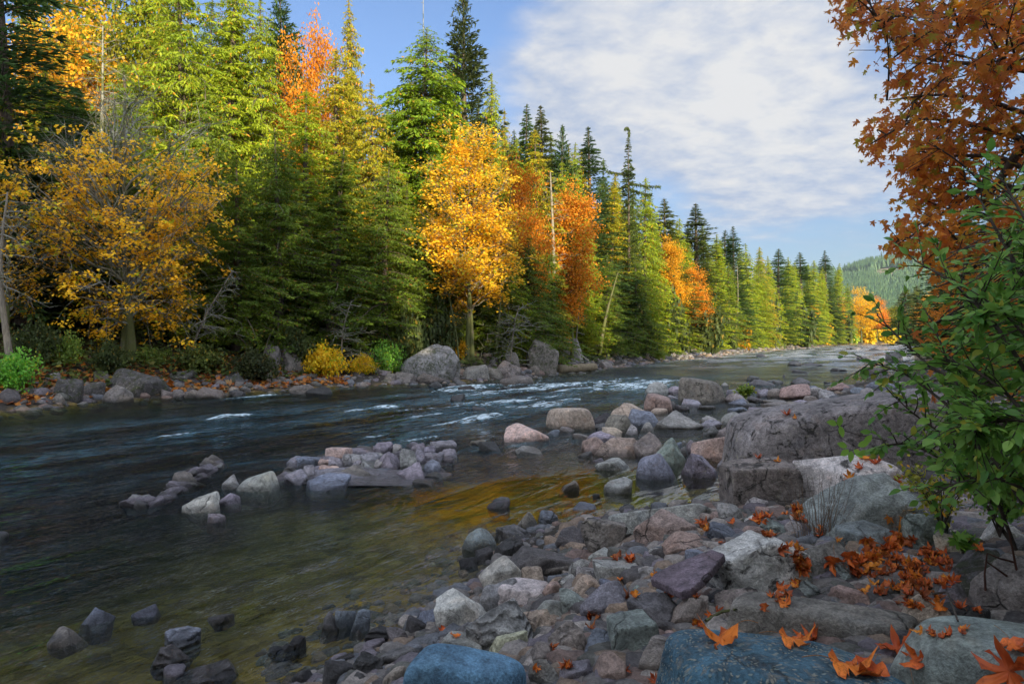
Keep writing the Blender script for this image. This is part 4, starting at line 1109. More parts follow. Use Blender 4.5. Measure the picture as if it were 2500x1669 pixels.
TREES = [
 ('fir0', 15, 31, -420, 300, DK, 'dark fir cut by the left edge of the picture', 'fir tree'),
 ('maple0', 150, 46, -110, 300, YL, 'orange-leaved maple topping the forest at upper left, above the bare grey twigs', 'maple tree'),
 ('maple1', 262, 48, -160, 260, LG, 'yellow-green maple at the top edge, right of the orange maple at upper left', 'maple tree'),
 ('cedar2', 330, 50, -220, 330, YG, 'bright lime cedar reaching the top edge behind the spreading golden maple', 'cedar tree'),
 ('cedar0', 425, 44, -170, 290, YG, 'sunlit yellow-green cedar reaching the top edge, left of the drooping lime cedar', 'cedar tree'),
 ('cedar1', 520, 45, -95, 280, YG, 'drooping lime-green cedar whose top just leaves the picture, right of two others', 'cedar tree'),
 ('cedar2', 600, 46, -30, 240, YG, 'sunlit lime cedar just left of the dark spire touching the top edge', 'cedar tree'),
 ('spruce0', 652, 52, -35, 170, DK, 'dark spruce spire touching the top edge left of the orange-red maple', 'spruce tree'),
 ('maple0', 668, 50, 45, 190, RD, 'orange-red maple showing between the lime cedars near the skyline', 'maple tree'),
 ('maple1', 735, 52, 62, 130, RD, 'small orange-red maple at the skyline left of the thin cedar spire', 'maple tree'),
 ('cedar1', 815, 50, -12, 120, OY, 'thin straggly cedar spire rising above its neighbours near the top edge', 'cedar tree'),
 ('cedar0', 772, 46, 120, 260, OY, 'golden-green cedar below the thin cedar spire', 'cedar tree'),
 ('cedar2', 862, 45, 185, 200, OY, 'golden-brown cedar left of the bright green hemlock', 'cedar tree'),
 ('cedar0', 700, 41, 200, 300, YG, 'broad lime cedar with dark shaded skirts in the middle of the left forest', 'cedar tree'),
 ('cedar2', 480, 39, 190, 260, GR, 'green cedar half in shade directly right of the spreading golden maple', 'cedar tree'),
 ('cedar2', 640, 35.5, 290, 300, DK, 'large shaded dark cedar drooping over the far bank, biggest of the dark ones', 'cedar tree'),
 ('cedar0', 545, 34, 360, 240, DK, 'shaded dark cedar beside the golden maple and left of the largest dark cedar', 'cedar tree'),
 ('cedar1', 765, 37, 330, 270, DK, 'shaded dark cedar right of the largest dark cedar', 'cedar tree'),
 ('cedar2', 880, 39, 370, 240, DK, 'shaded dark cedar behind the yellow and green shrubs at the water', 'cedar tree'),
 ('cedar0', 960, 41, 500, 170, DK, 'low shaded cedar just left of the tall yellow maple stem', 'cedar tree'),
 ('hemlock0', 968, 48, 62, 215, BG, 'bright green round-topped hemlock left of the tall dark spruce', 'hemlock tree'),
 ('spruce0', 1066, 54, -22, 190, (.75, .62, .6), 'tall olive-dark spruce with upswept branches touching the top edge', 'spruce tree'),
 ('cedar1', 1128, 53, 160, 120, YG, 'narrow cedar at the right shoulder of the tall dark spruce', 'cedar tree'),
 ('fir1', 1205, 58, 240, 95, GR, 'small green fir tip at the skyline left of the brownish double fir', 'fir tree'),
 ('fir0', 1248, 60, 236, 120, (1.3, .95, .8), 'brownish green fir at the skyline above the red-orange maple', 'fir tree'),
 ('spruce0', 1283, 60, 285, 110, DK, 'dark spruce with one long branch reaching right at the skyline', 'spruce tree'),
 ('cedar0', 1232, 52, 300, 190, OY, 'golden-green cedar right of the tall yellow maple', 'cedar tree'),
 ('cedar2', 1290, 56, 370, 160, YG, 'lime cedar behind the red-orange maple and pale trunk', 'cedar tree'),
 ('maple1', 1195, 47, 380, 150, (1.0, .75, .8), 'orange maple crowding the right side of the tall yellow maple', 'maple tree'),
 ('maple1', 985, 46, 430, 130, LG, 'yellow-green maple tucked against the left side of the tall yellow maple', 'maple tree'),
 ('maple2', 1310, 52, 430, 150, RD, 'red-orange maple right of the pale bare trunk', 'maple tree'),
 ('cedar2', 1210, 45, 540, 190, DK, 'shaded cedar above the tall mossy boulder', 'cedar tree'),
 ('cedar1', 1130, 44, 500, 140, GR, 'green cedar partly hidden behind the yellow maple stem', 'cedar tree'),
 ('fir2', 1356, 66, 289, 130, DK, 'symmetrical dark green fir right of the red-orange maple', 'fir tree'),
 ('cedar1', 1400, 68, 400, 110, OY, 'yellowing cedar between the symmetrical fir and the nodding fir', 'cedar tree'),
 ('cedar0', 1478, 72, 405, 130, YG, 'lime cedar sloping down right of the nodding fir', 'cedar tree'),
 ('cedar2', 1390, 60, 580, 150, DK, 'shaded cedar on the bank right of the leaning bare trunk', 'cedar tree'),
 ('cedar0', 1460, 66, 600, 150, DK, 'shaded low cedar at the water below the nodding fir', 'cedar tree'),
 ('cedar1', 1505, 84, 480, 80, YG, 'small lime cedar left of the brown-tipped fir on the skyline', 'cedar tree'),
 ('fir1', 1528, 88, 455, 100, (1.8, 1.3, .8), 'yellowish fir tip third from the nodding fir along the skyline', 'fir tree'),
 ('maple2', 1540, 84, 545, 85, YL, 'golden maple low in the gap under the yellowish fir', 'maple tree'),
 ('cedar0', 1565, 92, 500, 90, YG, 'lime cedar between the yellowish fir and the large double dark fir', 'cedar tree'),
 ('fir0', 1598, 98, 470, 120, (1.2, .95, .7), 'large olive fir standing above the orange maple at the river bend', 'fir tree'),
 ('maple1', 1592, 90, 612, 92, (1.0, .8, .8), 'bright orange maple at the water near the river bend', 'maple tree'),
 ('cedar1', 1640, 102, 538, 90, YG, 'tall lime cedar just right of the bright orange maple at the bend', 'cedar tree'),
 ('fir1', 1660, 114, 528, 75, DK, 'left one of a pair of dark firs on the skyline beyond the orange maple', 'fir tree'),
 ('fir2', 1683, 114, 518, 85, DK, 'right one of a pair of dark firs on the skyline beyond the orange maple', 'fir tree'),
 ('cedar2', 1715, 118, 558, 85, YG, 'lime cedar right of the pair of dark firs', 'cedar tree'),
 ('cedar0', 1748, 124, 566, 80, OY, 'golden lime cedar left of the broad green fir down the river', 'cedar tree'),
 ('fir0', 1784, 130, 572, 85, GR, 'broad green fir above the dark riverside thicket', 'fir tree'),
 ('cedar1', 1812, 136, 588, 70, YG, 'lime cedar between two green firs down the river', 'cedar tree'),
 ('fir1', 1838, 156, 578, 72, GR, 'green fir left of the gap before the tallest far spire', 'fir tree'),
 ('cedar0', 1866, 160, 596, 70, YG, 'lime cedar directly left of the tallest far spire', 'cedar tree'),
 ('fir2', 1896, 186, 574, 62, DK, 'tallest dark fir spire at the right end of the far-bank skyline', 'fir tree'),
 ('cedar1', 1918, 190, 604, 55, YG, 'lime cedar directly right of the tallest far spire', 'cedar tree'),
 ('maple2', 1857, 150, 690, 46, (1.0, .8, .8), 'narrow orange maple low at the water between lime cedars', 'maple tree'),
 ('maple1', 1924, 196, 690, 44, (1.0, .85, .8), 'small orange maple under the last lime cedar', 'maple tree'),
 ('cedar2', 1944, 240, 648, 46, GR, 'small green cedar left of the golden maple in the distance', 'cedar tree'),
 ('maple0', 1974, 250, 652, 88, GD, 'large golden maple at the far end of the river', 'maple tree'),
 ('maple1', 2013, 255, 684, 56, (1.05, .7, .7), 'deep orange maple at the right of the golden one far away', 'maple tree'),
 ('maple2', 2050, 290, 700, 60, LG, 'yellow-green tree behind the shrub twigs in the far distance', 'tree'),
 ('fir1', 2075, 285, 660, 60, OY, 'pale yellowish fir far away left of the dark right-hand trees', 'fir tree'),
 ('fir0', 2105, 270, 655, 66, OY, 'second pale yellowish fir far away, nearest the dark right-hand trees', 'fir tree'),
]
for row in TREES: plant(*row)
# mid-height and low trees filling the foot of the far forest
rs_ = random.Random(5)
FILL = [(1160, 60, 300, 110, 'cedar0'), (1192, 60, 296, 110, 'cedar1'), (1225, 62, 285, 110, 'cedar2'), (1270, 62, 305, 120, 'cedar0'), (1305, 64, 335, 110, 'cedar1'), (1335, 66, 345, 100, 'cedar2'), (1378, 72, 365, 100, 'cedar0'), (1412, 74, 395, 100, 'cedar1'), (1450, 78, 415, 100, 'cedar2'), (1490, 84, 445, 90, 'cedar0'), (1545, 94, 505, 80, 'cedar1'), (1577, 98, 505, 80, 'cedar2'), (1615, 104, 515, 80, 'cedar0'), (1650, 112, 550, 70, 'cedar1'), (1700, 120, 556, 70, 'cedar2'), (1738, 126, 576, 70, 'cedar0'), (1768, 130, 586, 60, 'cedar1'), (1820, 142, 600, 60, 'cedar2'), (1852, 152, 604, 60, 'cedar0'), (1884, 180, 612, 50, 'cedar1'), (1015, 42, 560, 130, 'cedar1'), (1115, 43.5, 570, 130, 'cedar0'), (1165, 44, 480, 130, 'cedar2'), (925, 42, 420, 150, 'cedar0'), (1255, 48, 560, 120, 'cedar1'), (1350, 60, 500, 120, 'cedar0'), (1180, 52, 320, 130, 'cedar0'), (1310, 62, 330, 110, 'cedar1'), (1390, 70, 430, 100, 'cedar0'), (1425, 72, 460, 100, 'cedar2'), (1500, 84, 520, 90, 'cedar0'), (1620, 100, 570, 80, 'cedar2'), (1575, 94, 560, 80, 'cedar1'), (60, 52, -60, 260, 'cedar0'), (170, 56, -30, 260, 'cedar1'), (390, 60, -40, 260, 'cedar0'), (470, 58, -10, 260, 'cedar2'), (555, 60, 30, 220, 'cedar1'), (690, 60, 90, 200, 'cedar2'), (790, 60, 150, 160, 'cedar1'), (885, 58, 225, 180, 'cedar2'), (940, 56, 200, 150, 'cedar0'), (1020, 60, 160, 170, 'cedar0'), (1100, 64, 230, 150, 'cedar1'), (1350, 76, 420, 130, 'cedar2'), (1450, 84, 470, 120, 'cedar1'), (1000, 44, 520, 150, 'cedar1'), (1080, 46, 590, 130, 'cedar2'), (1330, 57, 620, 120, 'cedar1'), (1520, 76, 640, 120, 'cedar2'), (1560, 84, 690, 90, 'cedar0'), (1440, 72, 520, 110, 'cedar1'), (1620, 96, 650, 80, 'cedar0'), (1672, 108, 600, 80, 'cedar1'),
        (1700, 112, 640, 70, 'cedar2'), (1735, 116, 640, 80, 'cedar1'), (1765, 122, 630, 80, 'cedar2'), (1800, 128, 640, 70, 'cedar0'), (1825, 135, 640, 70, 'cedar2'), (1850, 148, 635, 60, 'cedar1'), (1880, 165, 640, 60, 'cedar2'), (1905, 180, 650, 55, 'cedar0'), (1935, 215, 690, 45, 'cedar1'),
        (380, 36, 330, 240, 'cedar1'), (300, 40, 150, 260, 'cedar0'), (180, 37, 200, 280, 'fir2'), (90, 36, 150, 280, 'cedar1'), (60, 31, 330, 240, 'fir1'), (240, 34, 380, 240, 'fir0'), (420, 33.5, 450, 200, 'cedar0'), (-60, 30, 100, 300, 'cedar2'), (1160, 60, 250, 120, 'cedar2'), (1180, 64, 330, 120, 'fir2'), (1420, 80, 420, 100, 'fir0'), (1540, 96, 520, 90, 'cedar2')]
WORDS = {'cedar': 'cedar', 'fir': 'fir'}
SPOT = ['standing in the shaded foot of the far forest', 'filling the far bank forest']
for i, (px, Y, top, w, key) in enumerate(FILL):
    sp = key[:-1]; near = min(((abs(px - t[1]), t[6]) for t in TREES if t[1] > 0 and len(t[6].split()) <= 12 ), key=lambda q: q[0])[1]
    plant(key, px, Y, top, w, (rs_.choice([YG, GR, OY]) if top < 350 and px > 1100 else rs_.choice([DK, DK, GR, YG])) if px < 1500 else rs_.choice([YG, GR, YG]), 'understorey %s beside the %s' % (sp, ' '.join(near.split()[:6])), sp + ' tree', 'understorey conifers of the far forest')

def nodding_fir():
    tb, cr = conifer(611, 25, 3.3, 'fir', low=.22, dens=.9)
    rs = np.random.RandomState(4); t = np.linspace(0, 1, 8)
    P = np.stack([.1 * t - .75 * t ** 4, 0 * t, 24.6 + 1.6 * t - .7 * t ** 4], -1); tb.add(P, .06 * (1 - t) + .02, 4)
    for k in range(90):
        q = rs.uniform(0, 1); b = np.array([np.interp(q, t, P[:, j]) for j in range(3)]); cr.add(b[None], np.array([[rs.normal() * .4, rs.normal() * .4, -1.]]), rs.normal(size=(1, 3)), .5, .12, .3)
    for (az, z, L, dr) in ((0.05, 19.3, 4.4, -.20), (3.3, 20.3, 3.2, -.05), (.1, 18.6, 3.2, -.3), (3.0, 18.9, 3.0, -.2)):
        m = 22; s = np.linspace(0, 1, m); pts = np.stack([math.cos(az) * L * s, math.sin(az) * L * s, z + dr * L * s + .12 * L * s * s], -1); tb.add(pts, .05 * (1 - s) + .01, 4)
        for side in (-1, 1):
            for k in range(4):
                D = np.stack([np.full(m, math.cos(az)) * .5 + rs.normal(size=m) * .3, side * rs.uniform(.2, 1, m), rs.uniform(-1, -.1, m)], -1)
                cr.add(pts + rs.normal(size=(m, 3)) * .06, D, rs.normal(size=(m, 3)), rs.uniform(.3, .6, m), .13, rs.uniform(0, 1, m))
    r = build_tree('fir_tree', tb, cr, M_bark, M_fir); PROTO['nodding0'] = [r, 25.9, 3.3, False]
nodding_fir()
plant('nodding0', 1443, 68, 285, 105, (1.15, .95, .75), 'lone fir with a nodding hooked tip and one long branch reaching right', 'fir tree', rz=0)

# the spreading golden maple over the river at left, mossy and half bare
tr, br, cr = broadleaf(811, 13.5, 6.3, 5.3, 4.7, 150, 16000, .14, flat=.03, stems=2, trunk_r=.20, bare_above=8.2, clump=.20, spread=.16, fork=.18, leaves_on=.26, hang=.22)
gm = build_tree('maple_tree', tr, cr, M_mossbark, M_maple, br, M_twig); PROTO['gold0'] = [gm, 12.6, 4.9, False]
plant('gold0', 283, 29.5, 110, 500, (1.3, 1.55, 1.0), 'spreading golden maple with mossy half-bare limbs hanging over the far bank at left', 'maple tree', dmin=2.6, rz=0)
tr, br, cr = broadleaf(813, 12, 6.5, 4.5, 3.2, 60, 3000, .16, flat=.05, stems=1, trunk_r=.13, clump=.3, fork=.2, leaves_on=.5, hang=.1)
gm = build_tree('maple_tree', tr, cr, M_mossbark, M_maple, br, M_twig); PROTO['gold1'] = [gm, 11.5, 3.3, False]
plant('gold1', 15, 27, 330, 210, (1.0, 1.15, .8), 'sparse golden maple cut by the left edge below the dark fir', 'maple tree', dmin=1.6, rz=1)
# the tall yellow maple with pale branches
tr, br, cr = broadleaf(821, 17, 10.0, 6.8, 3.5, 125, 20000, .17, flat=.04, stems=2, trunk_r=.15, clump=.26, spread=.06, fork=.22, leaves_on=.5)
ym = build_tree('maple_tree', tr, cr, M_mossbark, M_maple, br, M_palebark); PROTO['yellow0'] = [ym, 16.8, 3.5, False]
plant('yellow0', 1072, 40.5, 258, 260, (1.06, 1.30, 1.0), 'tall yellow maple with pale double stem in the middle of the far bank', 'maple tree', dmin=2.2, rz=.6)

def bare_stem(px, Y, base, top, r0, lab, cat, col, lean=0.0, twigs=40, tl=1.6, leaf=0, mat=None, dmin=1.5, seed=1, start=.3, cn='dead_tree', down=0.0):
    k = 1.0643; px, top = px * k, top * k
    while True:
        X = (px - 1250) / FPX * Y
        if float(sdist(np.array([X]), np.array([Y]))[0][0]) >= dmin: break
        Y += .5
    z = h1(X, Y) - .1; H = CAMZ + (HORIZON - top) / FPX * Y - z; rs = np.random.RandomState(seed); t = np.linspace(0, 1, 14); tb = Tubes(); bb = Tubes()
    ax = np.stack([lean * H * t + .15 * np.sin(t * 4 + seed), .1 * np.cos(t * 5), H * t], -1); tb.add(ax, r0 * (1 - .85 * t) + .01, 7); cr = Cards()
    for i in range(twigs):
        q = rs.uniform(start, 1) ; b = np.array([np.interp(q, t, ax[:, j]) for j in range(3)]); an = rs.uniform(0, 6.28); d = np.array([math.cos(an), math.sin(an) * .8, rs.uniform(-.3, .7) - down]); L = tl * rs.uniform(.5, 1.1) * (1.15 - q * .7)
        s = np.linspace(0, 1, 6)[:, None]; P = b + d * L * s + np.array([0, 0, -.18 * L - down * .4]) * s * s + rs.normal(size=(6, 3)) * .04 * L * s; bb.add(P, .022 * (1 - s[:, 0]) + .004, 3)
        for j in range(7):
            b2 = P[rs.randint(2, 6)]; e = b2 + unit(d + rs.normal(size=3) * .9) * L * rs.uniform(.15, .38); bb.add([b2, (b2 + e) / 2 + rs.normal(size=3) * .02, e], [.008, .006, .003], 3)
            if leaf: n = leaf; cr.add(e + rs.normal(size=(n, 3)) * .12, rs.normal(size=(n, 3)), rs.normal(size=(n, 3)), .10, .07, rs.uniform(0, 1, n))
    root = ob(cn, None, loc=(X, Y, z)); ob('trunk', tb.mesh('trunk', mat or M_palebark), root, color=(1, 1, 1)); ob('twigs', bb.mesh('twigs', mat or M_twig), root, color=(1, 1, 1))
    if leaf: ob('crown', cr.mesh('crown', M_shrub), root, color=col)
    tag(root, lab, cat); return root
bare_stem(18, 25.5, 780, 440, .13, 'pale lichen-grey tree with bare drooping twigs at the left edge', 'bare tree', None, -.02, 46, 2.3, seed=3, start=.45, down=.15)
bare_stem(225, 34, 780, 60, .16, 'leafless grey tree crown showing above the spreading golden maple', 'bare tree', None, .01, 90, 3.0, seed=5, start=.5, mat=M_twig)
bare_stem(1265, 50.5, 690, 395, .24, 'straight pale sunlit trunk with bare side branches before the red-orange maple', 'bare tree', None, .0, 30, 2.0, seed=6, start=.45)
bare_stem(975, 56, 300, -25, .09, 'thin dead spar standing above the bright green hemlock', 'dead tree', None, 0, 6, .4, seed=7, start=.8, mat=M_twig)
bare_stem(1130, 42.5, 770, 420, .12, 'leaning pale stem right of the tall yellow maple', 'bare tree', None, .12, 30, 1.8, seed=8, mat=M_mossbark)
bare_stem(1372, 58, 770, 625, .20, 'thick bare trunk leaning right above the far-bank scar', 'bare tree', None, .22, 10, 1.2, seed=9, mat=M_mossbark, start=.7)
bare_stem(1325, 54, 760, 640, .06, 'thin pale sapling stem left of the thick leaning trunk', 'bare tree', None, .03, 14, 1.0, seed=10)
bare_stem(1688, 104, 770, 610, .12, 'thin pale trunk beside the sunlit gap at the river bend', 'bare tree', None, .02, 12, 1.6, seed=12)
bare_stem(1050, 39.5, 775, 600, .05, 'thin grey sapling left of the yellow maple stem', 'bare tree', None, -.12, 26, 1.6, seed=13, mat=M_mossbark)
bare_stem(1160, 41.5, 790, 700, .05, 'low arching grey thicket of bare twigs left of the tall mossy boulder', 'bare shrub', None, .25, 60, 2.6, seed=14, start=.05, cn='bare_shrub')
bare_stem(780, 35, 800, 690, .05, 'low tangle of dead grey twigs under the shaded cedars', 'bare shrub', None, .15, 50, 2.0, seed=15, start=.05, cn='bare_shrub')
bare_stem(430, 31, 800, 620, .05, 'pale lichen-covered twigs reaching right from under the golden maple', 'bare shrub', None, .45, 46, 2.0, seed=16, start=.25, cn='bare_shrub')

# ------------------------------------------------------------------ shrubs
def shrub_mesh(seed, rr, hh, n, lsize, mat, stems=14, clump=.12):
    rs = np.random.RandomState(seed); tb = Tubes(); cr = Cards(); ends = []
    for i in range(stems):
        an = rs.uniform(0, 6.28); q = rs.uniform(.2, 1); T = np.array([math.cos(an) * rr * q, math.sin(an) * rr * q, hh * (1.05 - .55 * q) * rs.uniform(.7, 1)]); s = np.linspace(0, 1, 6)[:, None]
        P = T * s; P[:, 2] = T[2] * np.sin(s[:, 0] * 1.57); tb.add(P, .02 * (1 - s[:, 0]) * rr + .004, 3)
        for k in range(9): ends.append(P[rs.randint(1, 6)] + rs.normal(size=3) * .22 * np.array([rr, rr, hh * .6]))
    E = np.array(ends); E[:, 2] = np.maximum(E[:, 2], .05); cv = rs.uniform(0, 1, len(E)); i = rs.randint(len(E), size=n)
    P = E[i] + rs.normal(size=(n, 3)) * clump * rr
    cr.add(P, rs.normal(size=(n, 3)) + np.array([0, 0, -.3]), rs.normal(size=(n, 3)) * .6 + np.array([0, -.3, 1]), lsize * rs.uniform(.6, 1.2, n), lsize * .7, np.clip(cv[i] * .6 + rs.uniform(0, .4, n), 0, 1), rs.uniform(0, 1, n))
    return tb, cr
SH = {}
def shrub(kind, x0, y0, x1, y1, col, label, name='shrub', cat='shrub', seed=0, group=None):
    k = 1.0643; x0, y0, x1, y1 = [q * k for q in (x0, y0, x1, y1)]
    X, Y, z = on_ground((x0 + x1) / 2, y1); rr = (x1 - x0) / 2 / FPX * Y; Y += rr * .6; X = ((x0 + x1) / 2 - 1250) / FPX * Y; z = h1(X, Y); hh = CAMZ + (HORIZON - y0) / FPX * Y - z
    hh = max(hh, .3)
    mat = dict(y=M_maple, g=M_leafgreen, d=M_shrub)[kind]; key = (kind, round(Y / 25))
    if key not in SH:
        ls = .15 if kind == 'y' else .13 if kind == 'g' else .15; ls *= 1 + Y / 90
        tb, cr = shrub_mesh(40 + len(SH), 1.5, 1.5, 2600 if kind != 'd' else 3800, ls, mat, 20); SH[key] = (tb.mesh('stems', M_twig), cr.mesh('leaves', mat))
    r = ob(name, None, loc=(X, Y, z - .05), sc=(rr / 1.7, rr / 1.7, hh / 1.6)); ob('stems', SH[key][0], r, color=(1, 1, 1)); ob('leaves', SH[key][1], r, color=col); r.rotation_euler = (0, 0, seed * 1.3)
    tag(r, label, cat, group); return r
shrub('y', 697, 790, 800, 868, (1.1, 1.5, .8), 'bright yellow-orange shrub on the far bank left of the green one', seed=1)
shrub('y', 800, 812, 865, 862, (1.0, 1.35, .8), 'small orange-yellow shrub touching the vivid green shrub', seed=2)
shrub('g', 845, 782, 935, 858, (1.0, 1.1, .8), 'vivid green shrub on the far bank left of the huge rounded boulder', seed=3)
shrub('y', 1005, 775, 1085, 832, (1.1, 1.25, .8), 'yellow-orange shrub right behind the huge rounded boulder', seed=4)
shrub('g', -40, 800, 90, 905, (1.0, 1.25, .8), 'green leafy shrub at the left edge of the far bank', seed=5)
shrub('g', 108, 760, 190, 850, (1.3, 1.0, .9), 'yellow-green shrub on the far bank below the golden maple', seed=6)
shrub('g', 300, 790, 395, 850, (1.0, .75, .8), 'dull green shrub under the golden maple right of its trunk', seed=7)
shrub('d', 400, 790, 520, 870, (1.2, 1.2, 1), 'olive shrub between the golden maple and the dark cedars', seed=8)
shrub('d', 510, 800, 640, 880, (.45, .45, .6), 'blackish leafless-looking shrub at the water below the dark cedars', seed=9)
shrub('g', 1135, 770, 1185, 812, (1.0, .9, .8), 'small green bush left of the tall mossy boulder', seed=10)
shrub('g', 1500, 800, 1530, 825, (1.3, .9, .8), 'small yellow-green bush on the gravel edge down the river', seed=11)
shrub('y', 1672, 735, 1722, 800, (1.1, 1.2, .8), 'golden shrub in the sunlit gap at the river bend', seed=12)
shrub('y', 1862, 745, 1905, 788, (1.1, 1.2, .8), 'golden shrub in the second sunlit gap down the river', seed=13)
shrub('g', 1935, 762, 1965, 786, (1.4, 1.1, .8), 'lime shrub at the water left of the golden riverside scrub', seed=14)
shrub('y', 1960, 755, 2010, 786, (1.0, 1.3, .8), 'golden scrub below the large golden maple', seed=15)
shrub('y', 2005, 757, 2060, 786, (.9, 1.3, .8), 'golden scrub partly behind the shrub twigs at the far river end', seed=16)
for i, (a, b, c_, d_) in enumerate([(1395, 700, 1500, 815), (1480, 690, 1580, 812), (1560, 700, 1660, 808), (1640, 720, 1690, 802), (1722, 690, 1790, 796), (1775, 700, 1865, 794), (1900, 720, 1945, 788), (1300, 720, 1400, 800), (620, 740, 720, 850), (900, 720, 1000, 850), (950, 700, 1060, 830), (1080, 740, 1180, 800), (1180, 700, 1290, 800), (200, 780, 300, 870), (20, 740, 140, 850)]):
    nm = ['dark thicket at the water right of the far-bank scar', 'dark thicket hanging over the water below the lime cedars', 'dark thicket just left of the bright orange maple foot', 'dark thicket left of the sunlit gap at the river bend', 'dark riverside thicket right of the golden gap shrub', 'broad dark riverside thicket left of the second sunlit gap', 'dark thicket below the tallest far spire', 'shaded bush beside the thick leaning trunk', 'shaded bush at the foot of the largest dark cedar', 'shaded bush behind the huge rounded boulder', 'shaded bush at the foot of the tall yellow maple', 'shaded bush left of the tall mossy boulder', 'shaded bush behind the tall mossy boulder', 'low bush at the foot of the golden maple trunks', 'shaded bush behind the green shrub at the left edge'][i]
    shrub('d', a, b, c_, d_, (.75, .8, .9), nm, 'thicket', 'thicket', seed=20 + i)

# ground cover, litter and shore rubble of the far bank
def scatter_bank(name, n, dr, xr, yr, size, mat, kind, seed, up=0.0):
    rs = np.random.RandomState(seed); pts = []
    while sum(map(len, pts)) < n:
        y = yr[0] + (yr[1] - yr[0]) * rs.uniform(0, 1, n * 2) ** 1.3
        bx = np.interp(y, POLY[:NLEFT, 1], POLY[:NLEFT, 0]); x = bx - rs.uniform(-2, dr[1] * 1.8, n * 2); d, l = sdist(x, y); k = (d > dr[0]) & (d < dr[1]) & l & (x > xr[0]) & (x < xr[1])
        pts.append(np.stack([x[k], y[k]], -1))
    p = np.concatenate(pts)[:n]; z = height(p[:, 0], p[:, 1]); cr = Cards(); P = xyz(p[:, 0], p[:, 1], z + .02)
    cl = fbm(P * .35, 3, seed); P[:, 2] += rs.uniform(0, 1, n) * up * np.clip(.5 + cl, 0, 1)
    sc = 1 + p[:, 1] / 60
    cr.add(P, rs.normal(size=(n, 3)) * np.array([1, 1, .3]), rs.normal(size=(n, 3)) * .4 + np.array([0, -.3, 1]), size * rs.uniform(.6, 1.3, n) * sc, size * .8 * sc, rs.uniform(0, 1, n), rs.uniform(0, 1, n))
    return tag(ob(name, cr.mesh(name, mat), color=(1, 1, 1)), None, None, None, 'stuff')
o = scatter_bank('undergrowth', 60000, (1.2, 14), (-60, 120), (14, 230), .16, M_shrub, 'stuff', 61, .9); o.color = (.9, .95, .9, 1); tag(o, 'low leafy undergrowth covering the far bank', 'undergrowth')
o = scatter_bank('leaf_litter', 9000, (.25, 4.5), (-24, -8), (14, 34), .17, M_fallen, 'stuff', 62, .0); o.color = (.62, .85, .8, 1); tag(o, 'brown-orange fallen leaves covering the far bank at left', 'fallen leaves')

def cobble_material():
    g = NG('cobble'); P = g.n('ShaderNodeTexCoord').outputs['Object']; oi = g.n('ShaderNodeObjectInfo'); h = g.attr('hue')
    r = g.n('ShaderNodeValToRGB'); g.l(h, r.inputs[0]); r.color_ramp.interpolation = 'CONSTANT'; e = r.color_ramp.elements; e[0].color = (1, .97, .95, 1); e[1].position = .2; e[1].color = (.5, .48, .5, 1)
    for p, c in ((.38, (1.35, 1.05, .8, 1)), (.5, (.8, .9, 1.05, 1)), (.62, (1.7, 1.6, 1.5, 1)), (.72, (1.1, .8, .7, 1)), (.82, (.95, .88, 1.05, 1)), (.92, (.65, .68, .62, 1))): q = e.new(p); q.color = c
    n2 = g.noise(P, 14, 7, .68, .4); n3 = g.noise(P, 70, 4, .7); col = g.vm('MULTIPLY', oi.outputs['Color'], r.outputs[0]); col = g.vm('SCALE', col, g.math('MULTIPLY', g.mr(n2, .34, .66, .6, 1.45), g.mr(n3, .36, .64, .75, 1.3)))
    b = g.n('ShaderNodeBsdfPrincipled'); g.put(b.inputs['Base Color'], col); b.inputs['Roughness'].default_value = .72; g.put(b.inputs['Normal'], g.bump(g.math('ADD', n2, g.math('MULTIPLY', n3, .3)), .9, .03)); g.l(b.outputs[0], g.out.inputs[0]); return g.m
M_cobble = cobble_material()
def rubble(name, pts, sizes, seed, label, dark=1.0):
    rs = np.random.RandomState(seed); n, F = ico(3 if len(pts) < 1600 else 2); Vs, Fs, c = [], [], 0; hv = []; protos = []
    for k in range(12):
        V, F = rock_shape(900 + k + seed, 1, .8, .6, 'amsmra'[k % 6], 3 if len(pts) < 1600 else 2); protos.append((V, F))
    for (x, y, z), s in zip(pts, sizes):
        V, F = protos[rs.randint(12)]; a = rs.uniform(0, 6.28); ca, sa = math.cos(a), math.sin(a); Vs.append((V @ np.array([[ca, sa, 0], [-sa, ca, 0], [0, 0, 1]])) * s + (x, y, z)); Fs.append(F + c); c += len(V); hv.append(np.full(len(V), rs.uniform(0, 1)))
    me = make_mesh(name, np.concatenate(Vs), [np.concatenate(Fs)], M_cobble, len(pts) < 1600, attrs=dict(hue=np.concatenate(hv)))
    return tag(ob(name, me, color=(.16 * dark, .15 * dark, .145 * dark)), label, 'rubble', None, 'stuff')
rs = np.random.RandomState(77)
pts = []
for i in range(2600):
    t = rs.uniform(0, 1) ** 1.2; y = 19 + t * 170; x = np.interp(y, POLY[:NLEFT, 1], POLY[:NLEFT, 0]) - rs.uniform(-1.2, 1.8) * (1 + y / 100) - .3; pts.append((x, y))
pts = np.array(pts); z = np.maximum(height(pts[:, 0], pts[:, 1]), -.15)
rubble('shore_rubble', xyz(pts[:, 0], pts[:, 1], z), rs.uniform(.06, .26, len(pts)) * (1 + pts[:, 1] / 120), 3, 'grey stones heaped along the far waterline', .8)

